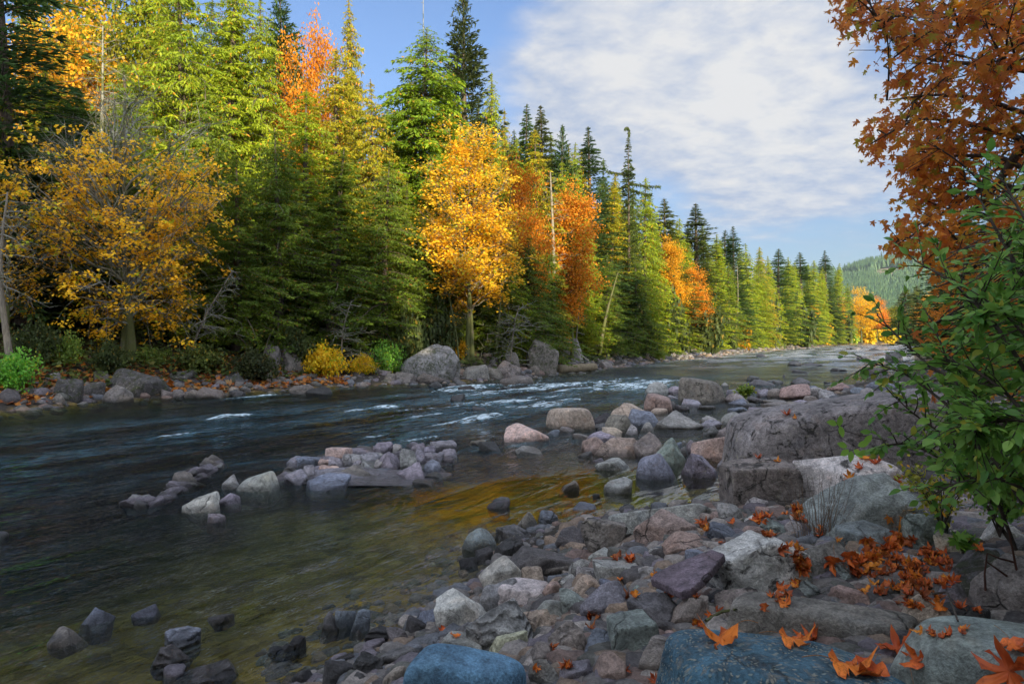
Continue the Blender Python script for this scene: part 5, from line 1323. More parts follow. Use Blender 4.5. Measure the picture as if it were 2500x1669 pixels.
# fallen log, driftwood, stump on the far bank
def log(name, p0, p1, r0, r1, mat, label, cat, sides=14, ends=True, color=(1, 1, 1), bend=.0):
    t = np.linspace(0, 1, 16)[:, None]; P = np.array(p0) * (1 - t) + np.array(p1) * t; P[:, 2] += bend * np.sin(t[:, 0] * 3.14); rr = r0 + (r1 - r0) * t[:, 0]; rr = rr * (1 + .06 * np.sin(t[:, 0] * 23))
    P = np.vstack([P[0], P, P[-1]]); rr = np.concatenate([[.001], rr, [.001]])
    tb = Tubes(); tb.add(P, rr, sides); return tag(ob(name, tb.mesh(name, mat), color=color), label, cat)
def gp(dx, dy, lift=0.0):
    X, Y, z = on_ground(dx * 1.0643, dy * 1.0643); return (X, Y, z + lift)
a = gp(1278, 852); b = gp(1352, 846); log('fallen_log', (a[0], a[1], .22), (b[0], a[1] + 2.5, .30), .30, .27, M_bark, 'thick weathered fallen log lying at the far waterline', 'log', color=(1.7, 1.8, 1.5))
a = gp(1302, 812, .25); b = gp(1352, 832, .12); log('driftwood', (a[0], a[1] + 1, a[2] + .5), b, .10, .07, M_drift, 'bleached white driftwood pole slanting down the far bank', 'driftwood')
a = gp(1225, 800); log('stump', (a[0], a[1] - 1, 2.2), (a[0] + 2.2, a[1] - 1, 1.8), .35, .2, M_bark, 'dark rotten log lying across the tall mossy boulder', 'log')

# cobbles of the gravel bar between the boulders
def bar_cobbles():
    rs = np.random.RandomState(19); P, Z = [], []
    for (x0, x1, y0, y1, n, a, b) in ((1470, 2110, 874, 960, 330, .10, .34), (1440, 1790, 955, 1100, 170, .07, .24), (1000, 1480, 1340, 1480, 60, .05, .10), (1350, 2150, 1240, 1560, 300, .07, .15), (900, 1700, 1460, 1700, 180, .05, .11)):
        for i in range(n):
            X, Y, z = on_ground(rs.uniform(x0, x1), rs.uniform(y0, y1), False)
            if z > -.22: P.append((X, Y, z)); Z.append(rs.uniform(a, b))
    o = rubble('cobbles', P, Z, 21, 'grey and brown cobbles lying between the boulders of the near bank', 1.02)
    V = np.array([v.co[:] for v in o.data.vertices]); F = np.array([p.vertices[:] for p in o.data.polygons]); add_bvh(V, F)
bar_cobbles()

# ------------------------------------------------------------------ far hill forest
def hill_forest():
    rs = np.random.RandomState(91); n = 60000
    y = 900 + 1900 * rs.uniform(0, 1, n) ** .8; px = rs.uniform(1900, 2560, n); x = (px - 1250) / FPX * y
    c = cutmask(x, y); k = (rs.rand(n) > c * 1.6) & (fbm(xyz(x / 60, y / 60), 3, 4) + rs.normal(size=n) * .25 > -.35); x, y = x[k], y[k]; n = len(x)
    z = height(x, y) + hill(x, y); H = rs.uniform(13, 26, n) * (.8 + .5 * (fbm(xyz(x / 130, y / 130), 2, 7) > 0)); r = H * rs.uniform(.13, .2, n)
    an = np.linspace(0, 2 * math.pi, 7)[:-1]; ring = np.stack([np.cos(an), np.sin(an)], -1)
    jr = rs.uniform(.7, 1.3, (n, 6))
    V = np.zeros((n, 13, 3)); V[:, 0] = xyz(x, y, z + H)
    V[:, 1:7, :2] = np.stack([x, y], -1)[:, None] + ring[None] * (r * .55)[:, None, None] * jr[..., None]; V[:, 1:7, 2] = (z + H * .55)[:, None] - jr * H[:, None] * .06
    V[:, 7:, :2] = np.stack([x, y], -1)[:, None] + ring[None] * (r)[:, None, None] * jr[..., None]; V[:, 7:, 2] = (z + H * .08)[:, None]
    b = (np.arange(n) * 13)[:, None]; i = np.arange(6); j = (i + 1) % 6
    T = np.stack([np.zeros(6, int), 1 + i, 1 + j], -1); Q = np.stack([1 + i, 7 + i, 7 + j, 1 + j], -1)
    FT = (b[:, :, None] + T[None]).reshape(-1, 3); FQ = (b[:, :, None] + Q[None]).reshape(-1, 4)
    me = make_mesh('hill_forest', V.reshape(-1, 3), [FT, FQ], M_hill, False, attrs=dict(var=np.repeat(rs.uniform(0, 1, n), 13), flag=np.zeros(n * 13)))
    tag(ob('hill_forest', me, color=(1, 1, 1)), 'far conifer forest covering the hill', 'forest', None, 'stuff')
M_hill = foliage('hill_foliage', (.035, .085, .042), (.085, .145, .055), None, transl=.1)
hill_forest()
def crest_trees():
    tb = Tubes(); cr = Cards(); rs = np.random.RandomState(3); tb.add([(0, 0, 0), (0, 0, 12), (0, 0, 24)], [.45, .35, .05], 5)
    n = 90; q = rs.uniform(.5, 1, n); an = rs.uniform(0, 6.28, n); P = np.stack([np.cos(an) * .2, np.sin(an) * .2, q * 24], -1); D = np.stack([np.cos(an), np.sin(an), -.1 + 0 * an], -1)
    cr.add(P, D, rs.normal(size=(n, 3)), 3.4 * (1.25 - q), 1.6, rs.uniform(0, 1, n)); root = build_tree('crest_tree', tb, cr, M_palebark, M_hill)
    for i, px in enumerate([2152, 2162, 2172, 2180, 2186, 2193, 2202, 2208, 2222, 2234, 2245, 2256, 2262, 2270]):
        best = None
        for Y in np.linspace(1700, 2700, 60):
            X = (px - 1250) / FPX * Y; z = float(height(np.array([X]), np.array([Y]))[0] + hill(np.array([X]), np.array([Y]))[0]); a = z / Y
            if best is None or a > best[0]: best = (a, X, Y, z)
        Y = best[2] - 40; X = (px - 1250) / FPX * Y; z = float(height(np.array([X]), np.array([Y]))[0] + hill(np.array([X]), np.array([Y]))[0])
        r = root if i == 0 else copy_tree(root); r.location = (X, Y, z); s = random.Random(i).uniform(1.0, 1.6); r.scale = (s, s, s * 1.1)
        for c_ in r.children: c_.color = (1, 1, 1, 1) if c_.name.startswith('trunk') else (.8, .9, .9, 1)
        tag(r, 'slender lone tree standing out on the crest of the far hill', 'tree', 'lone trees on the hill crest')
crest_trees()

# ------------------------------------------------------------------ trees of the near bank, right
G_R = 'trees on the near bank'
RT = [
 ('fir2', 2172, 62, 540, 150, DK, 'dark fir right of the hill, nearest the sky gap', 'fir tree'),
 ('fir0', 2235, 50, 470, 190, DK, 'dark fir behind the orange maple boughs, right of the sky gap fir', 'fir tree'),
 ('cedar2', 2330, 44, 400, 260, DK, 'dark cedar behind the green shrub at the right edge', 'cedar tree'),
 ('cedar1', 2400, 48, 200, 260, DK, 'dark cedar outside the right edge behind the overhanging maple', 'cedar tree'),
 ('maple1', 2140, 95, 675, 90, (.95, .9, .9), 'orange-brown maple right of the far river end', 'maple tree'),
 ('maple0', 2200, 42, 660, 130, (.85, .62, .8), 'rusty orange maple behind the green shrub', 'maple tree'),
 ('maple2', 2300, 34, 640, 170, (.9, .6, .8), 'rusty orange maple low behind the green shrub at right', 'maple tree'),
 ('cedar0', 2150, 110, 690, 90, GR, 'green cedar beyond the orange-brown maple at right', 'cedar tree'),
 ('fir1', 2120, 150, 700, 60, DK, 'dark fir low beside the far river end', 'fir tree'),
]
for row in RT: plant(*row, group=G_R, dmin=1.5)

# the wood behind the photographer that keeps the river in shade
def shade_wood():
    rs = np.random.RandomState(17); cr = Cards(); tb = Tubes(); n, F = ico(2)
    spots = []
    for i in range(32): spots.append((rs.uniform(-14, 46), rs.uniform(-34, -12), 0))
    for i in range(16): spots.append((rs.uniform(16, 44), rs.uniform(-10, 16), 0))
    for (X, Y, _) in spots:
        if float(sdist(np.array([X]), np.array([Y]))[0][0]) < 1: continue
        base = WOOD_H(X, Y); H = base * rs.uniform(.86, 1.12); Rr = rs.uniform(3.2, 4.6); z0 = h1(X, Y)
        tb.add([(X, Y, z0), (X, Y, z0 + H * .5), (X, Y, z0 + H)], [.4, .28, .03], 7)
        m = 1500; q = rs.uniform(0, 1, m) ** 1.25; an = rs.uniform(0, 6.28, m); rad = Rr * (1 - q) ** .7 * rs.uniform(.3, 1, m) ** .5
        P = np.stack([X + np.cos(an) * rad, Y + np.sin(an) * rad, z0 + H * (.05 + .95 * q)], -1)
        cr.add(P, np.stack([np.cos(an), np.sin(an), -.6 + 0 * an], -1) + rs.normal(size=(m, 3)) * .3, rs.normal(size=(m, 3)) + np.array([0, 0, 1]), rs.uniform(.9, 1.8, m), rs.uniform(.5, .9, m), rs.uniform(0, 1, m))
    tag(ob('woodland', cr.mesh('woodland', M_cedar), color=(.7, .8, .8)), 'dark conifer wood behind the viewpoint', 'wood', None, 'stuff')
    tag(ob('woodland_trunks', tb.mesh('woodland_trunks', M_bark), color=(1, 1, 1)), 'trunks of the wood behind the viewpoint', 'wood', None, 'stuff')
def WOOD_H(X, Y): return float(np.interp(X, [-15, 6, 14, 22, 50], [32, 34, 31, 25, 27]))
shade_wood()

# ------------------------------------------------------------------ leaf shapes
_half = [(.05, -.02), (.20, -.06), (.34, .02), (.53, .14), (.40, .20), (.36, .27), (.20, .30), (.33, .42), (.42, .56), (.56, .74), (.40, .70), (.30, .66), (.14, .50), (.17, .66), (.22, .76), (.12, .84), (0, 1.04)]
MAPLE2D = np.array([(x, y) for x, y in _half] + [(-x, y) for x, y in _half[-2::-1]])
OVATE2D = np.array([(.03, .0), (.18, .14), (.27, .34), (.28, .50), (.22, .72), (.10, .90), (0, 1.02), (-.10, .90), (-.22, .72), (-.28, .50), (-.27, .34), (-.18, .14), (-.03, .0)])
def leaf_template(out2d, cy):
    V = np.vstack([[0, cy], out2d]); n = len(out2d); F = np.array([[0, 1 + i, 1 + (i + 1) % n] for i in range(n)]); return V, F
TM = leaf_template(MAPLE2D, .34); TO = leaf_template(OVATE2D, .5)
def leaves_mesh(name, tmpl, P, D, N, L, mat, v, f, curl=.25, fold=.3, seed=0):
    V2, F = tmpl; n = len(P); rs = np.random.RandomState(seed); D = unit(D); Sd = unit(np.cross(D, N)); U = unit(np.cross(Sd, D))
    fo = (fold * rs.uniform(.3, 1.4, n))[:, None]; cu = (curl * rs.uniform(-.3, 1.6, n))[:, None]
    x = V2[None, :, 0]; y = V2[None, :, 1]; z = np.abs(x) * fo - cu * y * y
    W = P[:, None] + L[:, None, None] * (x[..., None] * Sd[:, None] + y[..., None] * D[:, None] + z[..., None] * U[:, None])
    k = V2.shape[0]; FF = (F[None] + (np.arange(n) * k)[:, None, None]).reshape(-1, 3)
    return make_mesh(name, W.reshape(-1, 3), [FF], mat, False, attrs=dict(var=np.repeat(v, k), flag=np.repeat(f, k)))
def wpt(px, py, Y): return np.array([(px - 1250) / FPX * Y, Y, CAMZ - (py - HORIZON) / FPX * Y])
def in_poly(px, py, poly):
    c = False; n = len(poly)
    for i in range(n):
        (x1, y1), (x2, y2) = poly[i], poly[(i + 1) % n]
        if (y1 > py) != (y2 > py) and px < x1 + (py - y1) / (y2 - y1) * (x2 - x1): c = not c
    return c

# ------------------------------------------------------------------ maple overhanging from the right
def over_maple():
    rs = np.random.RandomState(23); root = ob('maple_tree', None, loc=(9.5, 9.0, 1.0)); off = np.array([9.5, 9.0, 1.0])
    tb = Tubes(); br = Tubes()
    zt = np.linspace(0, 1, 12); TR = np.stack([9.5 + .6 * np.sin(zt * 3), 9.0 - .8 * zt, 1.0 + 13 * zt], -1); tb.add(TR - off, .32 * (1 - .8 * zt), 10)
    limbs = []
    def limb(pts, r0):
        P = np.array([wpt(*p) for p in pts]); zb = np.clip(P[0][2] - 1.2, 1.5, 13); B = np.array([np.interp(zb, TR[:, 2], TR[:, j]) for j in range(3)]); P = np.vstack([B, P])
        t = np.linspace(0, len(P) - 1, len(P) * 5); Q = np.stack([np.interp(t, np.arange(len(P)), P[:, j]) for j in range(3)], -1); K = np.array([.25, .5, .25])
        for _ in range(3): Q[1:-1] = .25 * Q[:-2] + .5 * Q[1:-1] + .25 * Q[2:]
        br.add(Q - off, r0 * (1 - .88 * np.linspace(0, 1, len(Q))), 6); limbs.append(Q)
    limb([(2560, 60, 8.5), (2400, 60, 8.6), (2260, 30, 8.8), (2120, 15, 9.2), (2062, 50, 9.4)], .07)
    limb([(2600, -80, 8.5), (2450, -90, 8.6), (2300, -60, 8.8), (2180, -10, 9.2)], .07)
    limb([(2560, 180, 8.2), (2420, 160, 8.2), (2300, 150, 8.4), (2190, 130, 8.6)], .06)
    limb([(2560, 300, 7.8), (2400, 240, 8.0), (2290, 230, 8.2), (2165, 245, 8.4)], .05)
    limb([(2600, 420, 7.2), (2480, 330, 7.4), (2360, 300, 7.7), (2240, 285, 8.0), (2125, 352, 8.3)], .06)
    limb([(2600, 480, 7.2), (2450, 380, 7.4), (2320, 380, 7.8), (2215, 400, 8.1)], .05)
    limb([(2620, 260, 7.0), (2500, 350, 7.0), (2420, 470, 7.3), (2330, 560, 7.7), (2255, 640, 8.0)], .085)
    limb([(2450, 430, 7.3), (2330, 500, 7.7), (2250, 560, 8.0), (2182, 602, 8.2)], .04)
    limb([(2600, 560, 7.0), (2450, 600, 7.2), (2340, 680, 7.6), (2290, 700, 7.8)], .05)
    limb([(2660, 760, 6.6), (2520, 800, 6.8), (2420, 850, 7.1), (2340, 900, 7.4)], .05)
    limb([(2650, 650, 6.8), (2500, 700, 7.0), (2400, 760, 7.3), (2330, 800, 7.6)], .05)
    poly = [(2062, -60), (2056, 60), (2150, 95), (2210, 135), (2195, 160), (2185, 235), (2235, 270), (2128, 330), (2125, 368), (2232, 345), (2208, 400), (2228, 440), (2240, 500), (2180, 590), (2185, 608), (2232, 600), (2262, 650), (2300, 700), (2320, 760), (2330, 880), (2420, 960), (2700, 980), (2800, -60)]
    allp = np.concatenate([l[5:] for l in limbs]); ends = []
    tips = [(2060, 55), (2075, 20), (2160, 80), (2190, 70), (2212, 120), (2190, 232), (2228, 268), (2128, 352), (2150, 330), (2180, 325), (2205, 400), (2222, 395), (2184, 603), (2205, 585), (2232, 560), (2262, 640), (2300, 690), (2240, 480), (2235, 430), (2330, 750)]
    while len(tips) < 285:
        px, py = rs.uniform(2056, 2760), rs.uniform(-60, 980)
        if in_poly(px, py, poly) and not (px > 2500 and rs.rand() < .6): tips.append((px, py))
    for i, (px, py) in enumerate(tips):
        Y = rs.uniform(6.6, 9.6) if i >= 20 else rs.uniform(8, 9); T = wpt(px, py, Y); k = np.argmin(np.linalg.norm((allp - T) * np.array([1, .5, 1]), axis=1) + .35 * np.maximum(T[0] + .3 - allp[:, 0] , 0)); B = allp[k]
        if i % 3 == 0: allp = np.vstack([allp, B + (T - B) * np.array([[.4], [.6], [.8]])])
        m = (B + T) / 2 + np.array([0, 0, .05]) + rs.normal(size=3) * .06; t = np.linspace(0, 1, 7)[:, None]; Q = (1 - t) ** 2 * B + 2 * t * (1 - t) * m + t * t * T; br.add(Q - off, np.linspace(.014, .004, 7), 4)
        q = T - B; L = np.linalg.norm(q); 
        if i < 20: ends += [(T, q / max(L, .01)), (Q[4], q / max(L, .01)), (Q[3], q / max(L, .01)), (Q[5] + rs.normal(size=3) * .12, q / max(L, .01)), (Q[4] + rs.normal(size=3) * .12, q / max(L, .01))]
        for j in range(3):
            b2 = Q[rs.randint(3, 6)]; e = b2 + unit(q + rs.normal(size=3) * L * .7) * rs.uniform(.15, .45); 
            if i >= 20: br.add(np.array([b2, e]) - off, [.006, .003], 3); ends.append((e, q / max(L, .01)))
        ends += [(T, q / max(L, .01)), (T, q / max(L, .01)), (Q[5], q / max(L, .01))]
    P, D = [], []
    for e, q in ends:
        n = rs.randint(2, 6)
        for k in range(n):
            P.append(e + rs.normal(size=3) * .07); D.append(q * .7 + rs.normal(size=3) * .55 + np.array([-.25, 0, -.75]))
    P = np.array(P); D = np.array(D); n = len(P); N_ = rs.normal(size=(n, 3)) * .55 + np.array([-.1, -.45, .8]); L = rs.uniform(.055, .11, n)
    var = np.clip((P[:, 2] * -.07 + .55) + rs.normal(size=n) * .25, 0, 1)
    me = leaves_mesh('leaves', TM, P - off, D, N_, L, M_nearmaple, var, rs.uniform(0, 1, n), .35, .35, 5)
    ob('trunk', tb.mesh('trunk', M_mossbark), root, color=(1, 1, 1)); ob('limbs', br.mesh('limbs', M_darktwig), root, color=(1, 1, 1)); ob('leaves', me, root, color=(1, 1, 1))
    tag(root, 'overhanging maple with rust-red and orange leaves filling the upper right corner', 'maple tree')
over_maple()

# ------------------------------------------------------------------ green shrub at the right
def right_shrub():
    rs = np.random.RandomState(29); br = Tubes()
    poly = [(2370, 760), (2300, 850), (2310, 905), (2275, 960), (2310, 1030), (2260, 1085), (2290, 1140), (2360, 1200), (2440, 1250), (2620, 1300), (2620, 560), (2490, 520), (2450, 600), (2400, 680)]
    bases = [wpt(2560, 1330, 3.3), wpt(2640, 1250, 3.5), wpt(2480, 1340, 3.9), wpt(2700, 1150, 3.2)]
    root = ob('leafy_shrub', None, loc=tuple(bases[0])); off = bases[0]
    mains = []
    for (b, pts, r0) in [
        (0, [(2500, 1100, 3.2), (2380, 960, 3.4), (2250, 880, 3.6), (2142, 770, 3.8)], .016), (0, [(2450, 1150, 3.3), (2330, 1000, 3.5), (2210, 910, 3.7), (2112, 880, 3.8)], .014),
        (1, [(2560, 1000, 3.2), (2440, 800, 3.3), (2330, 690, 3.5), (2240, 640, 3.7)], .015), (1, [(2600, 900, 3.0), (2500, 680, 3.1), (2420, 540, 3.2), (2395, 490, 3.3)], .016),
        (3, [(2650, 800, 2.8), (2560, 620, 2.9), (2480, 500, 3.0), (2450, 440, 3.1)], .015), (2, [(2400, 1220, 3.9), (2300, 1120, 4.0), (2220, 1080, 4.1), (2162, 1085, 4.1)], .012),
        (2, [(2420, 1180, 3.7), (2330, 1080, 3.8), (2230, 1010, 3.9), (2180, 965, 4.0)], .012), (0, [(2520, 1200, 3.0), (2420, 1160, 3.1), (2330, 1180, 3.2), (2270, 1210, 3.3)], .012),
        (3, [(2620, 1000, 2.6), (2540, 860, 2.7), (2450, 760, 2.8), (2380, 740, 2.9)], .014), (1, [(2560, 1080, 2.8), (2460, 960, 2.9), (2380, 900, 3.0), (2300, 880, 3.1)], .013),
        (3, [(2650, 1100, 2.5), (2560, 1040, 2.6), (2460, 1020, 2.7), (2380, 1040, 2.8)], .013), (0, [(2480, 1150, 3.4), (2400, 1040, 3.6), (2320, 900, 3.8), (2280, 790, 4.0)], .013)]:
        P = np.vstack([bases[b], [wpt(*p) for p in pts]]); t = np.linspace(0, len(P) - 1, 26); Q = np.stack([np.interp(t, np.arange(len(P)), P[:, j]) for j in range(3)], -1)
        for _ in range(3): Q[1:-1] = .25 * Q[:-2] + .5 * Q[1:-1] + .25 * Q[2:]
        br.add(Q - off, r0 * (1 - .8 * np.linspace(0, 1, 26)), 5); mains.append(Q)
    allp = np.concatenate([m[6:] for m in mains]); P, D = [], []
    def twig(B, T, nl):
        m = (B + T) / 2 + rs.normal(size=3) * .02 + np.array([0, 0, .02]); t = np.linspace(0, 1, nl + 2)[:, None]; Q = (1 - t) ** 2 * B + 2 * t * (1 - t) * m + t * t * T; br.add(Q - off, np.linspace(.0045, .0015, len(Q)), 3)
        q = unit(T - B); s = np.cross(q, [0, 0, 1.])
        for k in range(1, nl + 2): P.append(Q[k]); D.append(q * .7 + s * (1 if k % 2 else -1) * rs.uniform(.5, 1) + rs.normal(size=3) * .25 + np.array([0, 0, -.1]))
        P.append(Q[-1]); D.append(q)
    for m in mains:
        for k in range(10, 26, 1):
            q = unit(m[min(k + 1, 25)] - m[k - 1]); twig(m[k], m[k] + unit(q + rs.normal(size=3) * .7) * rs.uniform(.10, .24), 5)
    c = 0
    while c < 520:
        px, py = rs.uniform(2110, 2620), rs.uniform(430, 1330)
        if not in_poly(px, py, poly): continue
        if px < 2340 and rs.rand() < .55: continue
        Y = rs.uniform(2.6, 4.6); T = wpt(px, py, Y); k = np.argmin(np.linalg.norm(allp - T, axis=1) + .3 * np.maximum(T[0] - allp[:, 0], 0) * -1); B = allp[k]; d = np.linalg.norm(T - B)
        if d > .45: B = T + (B - T) / d * .45
        twig(B, T, rs.randint(5, 9)); c += 1
    P = np.array(P); D = np.array(D); n = len(P); N_ = rs.normal(size=(n, 3)) * .45 + np.array([0, -.35, .9]); L = rs.uniform(.030, .068, n)
    me = leaves_mesh('leaves', TO, P - off, D, N_, L, M_leafgreen, rs.uniform(0, 1, n), rs.uniform(0, 1, n), .22, .25, 6)
    ob('stems', br.mesh('stems', M_darktwig), root, color=(1, 1, 1)); ob('leaves', me, root, color=(1, 1, 1))
    tag(root, 'large green leafy shrub leaning in from the right edge over the boulders', 'shrub')
right_shrub()

def small_bush(px, py, Y, rpx, hpx, n, ls, col, label, seed, mat=None, name='shrub', stems=12, tm=TO):
    rs = np.random.RandomState(seed); b = wpt(px, py, Y); b[2] = max(b[2], 0); rr = rpx / FPX * Y; hh = hpx / FPX * Y; root = ob(name, None, loc=tuple(b)); br = Tubes(); P, D = [], []
    for i in range(stems):
        an = rs.uniform(0, 6.28); q = rs.uniform(.3, 1); T = np.array([math.cos(an) * rr * q, math.sin(an) * rr * q * .6, hh * rs.uniform(.5, 1)]); t = np.linspace(0, 1, 8)[:, None]; Q = T * t; Q[:, 2] = T[2] * np.sin(t[:, 0] * 1.5); br.add(Q, np.linspace(.006, .0015, 8), 3)
        for k in range(n // stems): j = rs.randint(2, 8); P.append(Q[j] + rs.normal(size=3) * .10 * rr); D.append(rs.normal(size=3) + np.array([0, 0, -.1]))
    P = np.array(P); D = np.array(D); n = len(P); me = leaves_mesh('leaves', tm, P, D, rs.normal(size=(n, 3)) * .5 + np.array([0, -.3, 1]), rs.uniform(.6, 1.2, n) * ls, mat or M_leafgreen, rs.uniform(0, 1, n), rs.uniform(0, 1, n), .2, .2, seed)
    ob('stems', br.mesh('stems', M_darktwig), root, color=(1, 1, 1)); ob('leaves', me, root, color=col); tag(root, label, 'shrub'); return root
small_bush(2300, 1290, 4.4, 120, 150, 520, .035, (2.2, 1.1, .8), 'small yellow-green bush between the cracked teal boulder and the leafy shrub', 41)
small_bush(2440, 1310, 3.9, 110, 190, 700, .030, (.95, .95, .8), 'small-leaved green bush at the right edge above the pale slab', 42)
small_bush(2350, 1350, 4.0, 50, 45, 30, .07, (.9, .9, .8), 'low dark green broad-leaved plant beside the leaf-filled hollow', 43, stems=6, tm=TM)
small_bush(2200, 1285, 4.9, 70, 60, 40, .10, (1, 1, 1), 'spray of yellow and orange leaves under the green shrub', 44, mat=M_nearmaple, stems=6, tm=TM)
small_bush(1820, 968, 20, 30, 24, 500, .09, (1.3, .9, .8), 'pale green weed tuft among rocks behind the sloping boulder', 45)
small_bush(2040, 1120, 7.2, 36, 104, 0, .05, (1, 1, 1), 'x', 46, stems=0) if False else None
def sprig():
    b = wpt(2165, 1075, 5.2); root = ob('green_sprig', None, loc=tuple(b)); br = Tubes(); P, D = [], []
    for pts in ([(2165, 1075, 5.2), (2100, 1062, 5.15), (2050, 1048, 5.1), (2040, 1028, 5.1)], [(2120, 1066, 5.16), (2100, 1090, 5.1), (2066, 1105, 5.1)]):
        Q = np.array([wpt(*p) for p in pts]); br.add(Q - b, np.linspace(.004, .0015, len(Q)), 4)
    for (px, py, dx, dz) in ((2048, 1040, .1, 1), (2050, 1040, .2, -.9), (2044, 1034, -1, .2), (2072, 1098, -.6, -.3), (2078, 1100, -.1, -1), (2085, 1096, .5, -.6), (2068, 1090, -.8, .3), (2095, 1088, .9, .4), (2110, 1082, .6, .8)):
        P.append(wpt(px, py, 5.1)); D.append(np.array([dx, -.2, dz]))
    n = len(P); me = leaves_mesh('leaves', TO, np.array(P) - b, np.array(D), np.tile([.1, -1, .3], (n, 1)), np.full(n, .085), M_leafgreen, np.full(n, .8), np.zeros(n), .1, .15, 1)
    ob('stems', br.mesh('stems', M_darktwig), root, color=(1, 1, 1)); ob('leaves', me, root, color=(1.1, 1.1, 1)); tag(root, 'single green sprig of few leaves in front of the huge sloping boulder', 'sprig')
sprig()

# ------------------------------------------------------------------ gravel between the near rocks
def near_rubble():
    rs = np.random.RandomState(55); bv = BVHTree.FromPolygons(np.concatenate(BV).tolist(), np.concatenate(BF).tolist()); pts, sz = [], []
    o = Vector((0, 0, CAMZ))
    for i in range(15000):
        px, py = rs.uniform(640, 2620), 865 + 950 * rs.uniform(0, 1) ** .9
        X, Y, z = 0, 0, 0; d = px_dir(px, py)
        zz = CAMZ + d.z * _T; 
        if i % 1 == 0:
            pts.append((px, py))
    pts = np.array(pts); out = []
    # ground hits, computed together
    D = np.stack([(pts[:, 0] - 1250) / FPX, np.ones(len(pts)), -(pts[:, 1] - HORIZON) / FPX], -1); T = np.geomspace(1.5, 70, 260)
    GX = D[:, 0][:, None] * T; GY = np.broadcast_to(T, GX.shape); GZ = CAMZ + D[:, 2][:, None] * T; Hh = height(GX.ravel(), GY.ravel()).reshape(GX.shape); hit = GZ <= Hh; k = hit.argmax(1); ok = hit.any(1)
    for i in range(len(pts)):
        if not ok[i]: continue
        Y = T[k[i]]; x, y, z = D[i, 0] * Y, Y, Hh[i, k[i]]
        if z < -.22: continue
        s = rs.choice([.02, .032, .05, .075, .11], p=[.25, .3, .25, .15, .05]) * (1 + y / 18.)
        if z < 0 and rs.rand() < .72: continue
        out.append((x, y, z - s * .1, s))
    out = np.array(out); ps = out[:, :3]; o_ = rubble('gravel', ps, out[:, 3], 9, 'small stones and gravel filling the gaps between the near rocks', .85)
    rs = np.random.RandomState(3)
    V = np.array([v.co[:] for v in o_.data.vertices]); F = np.array([p.vertices[:] for p in o_.data.polygons]); add_bvh(V, F)
near_rubble()

# ------------------------------------------------------------------ fallen leaves
bvh = BVHTree.FromPolygons(np.concatenate(BV).tolist(), np.concatenate(BF).tolist())
def surf(px, py):
    d = px_dir(px, py).normalized(); r = bvh.ray_cast(Vector((0, 0, CAMZ)), d); X, Y, z = on_ground(px, py)
    dg = Vector((X, Y, z)) - Vector((0, 0, CAMZ))
    if r[0] is not None and r[3] < dg.length: 
        n = r[1]; n = -n if n.dot(d) > 0 else n; return r[0], n
    return Vector((X, Y, z)), Vector((0, 0, 1))
LEAFM = []
def leaf_proto(seed, fold, curl):
    rs = np.random.RandomState(seed); V2, F = TM; mid = (V2[1:] * .55 + V2[0] * .45); n = len(MAPLE2D); V = np.vstack([V2, mid]); FF = []
    for i in range(n): j = (i + 1) % n; FF.append([1 + i, 1 + j, 1 + n + j, 1 + n + i])
    F3 = [[0, 1 + n + i, 1 + n + (i + 1) % n] for i in range(n)]
    x, y = V[:, 0], V[:, 1] - .4; a = rs.uniform(0, 3.14); u = x * math.cos(a) + y * math.sin(a); z = fold * (u * u) * 1.6 + curl * (x * x + y * y) * 1.1 + .07 * np.sin(x * 9 + seed) + .07 * np.sin(y * 8 + seed * 2) + .05 * rs.normal(size=len(V)) * (np.hypot(x, y) > .2)
    W = np.stack([x, y, z + .02], -1)
    # petiole
    me = make_mesh('blade', W, [np.array(FF), np.array(F3)], M_fallen, True, attrs=dict(var=np.clip(.5 + .5 * np.sin(x * 5 + seed) * .6 + rs.normal(size=len(V)) * .1, 0, 1), flag=rs.uniform(0, .6, len(V))))
    tb = Tubes(); t = np.linspace(0, 1, 7); tb.add(np.stack([.12 * np.sin(t * 2), -.4 - t * .75, z[1] + .02 + .10 * np.sin(t * 3)], -1), np.full(7, .012), 4); ms = tb.mesh('petiole', M_drift)
    return me, ms
for s, (fo, cu) in enumerate([(.7, .35), (1.0, .15), (.25, .8), (1.3, -.15), (.6, .7), (.2, .4)]): LEAFM.append(leaf_proto(s + 1, fo, cu))
def put_leaf(px, py, L, kind, az, col, label, group=None, tiltv=None, petiole=True):
    p, n = surf(px, py); z = n if tiltv is None else (n + Vector(tiltv)).normalized()
    q = z.to_track_quat('Z', 'Y'); from mathutils import Quaternion
    q = q @ Quaternion((0, 0, 1), az)
    Ls = L / FPX * p.y * (.72 if petiole and L > 60 else .9)
    r = bpy.data.objects.new('maple_leaf', None if petiole else LEAFM[kind][0]); C.objects.link(r); r.location = p + n * .004; r.rotation_mode = 'QUATERNION'; r.rotation_quaternion = q; r.scale = (Ls, Ls, Ls)
    if petiole:
        ob('blade', LEAFM[kind][0], r, color=col); ob('petiole', LEAFM[kind][1], r, color=(.9, .45, .2))
    else: r.color = (*col, 1)
    tag(r, label, 'leaf', group); return r
o1 = (1.15, 1.15, 1); o2 = (1.0, .8, .9); o3 = (1.1, 1.45, 1)
put_leaf(1755, 1565, 125, 1, 1.9, o1, 'folded orange leaf with long stalk at the left top of the blue speckled boulder')
put_leaf(1940, 1572, 105, 0, 2.8, o1, 'orange leaf with hanging stalk in the middle top of the blue speckled boulder')
put_leaf(1985, 1560, 75, 4, .5, o2, 'curled reddish leaf resting against the orange leaf on the blue speckled boulder')
put_leaf(2075, 1640, 140, 0, 2.4, o1, 'big orange leaf pair in the lower middle of the blue speckled boulder')
put_leaf(2120, 1650, 110, 2, .3, o2, 'orange-red leaf overlapping the big one low on the blue speckled boulder')
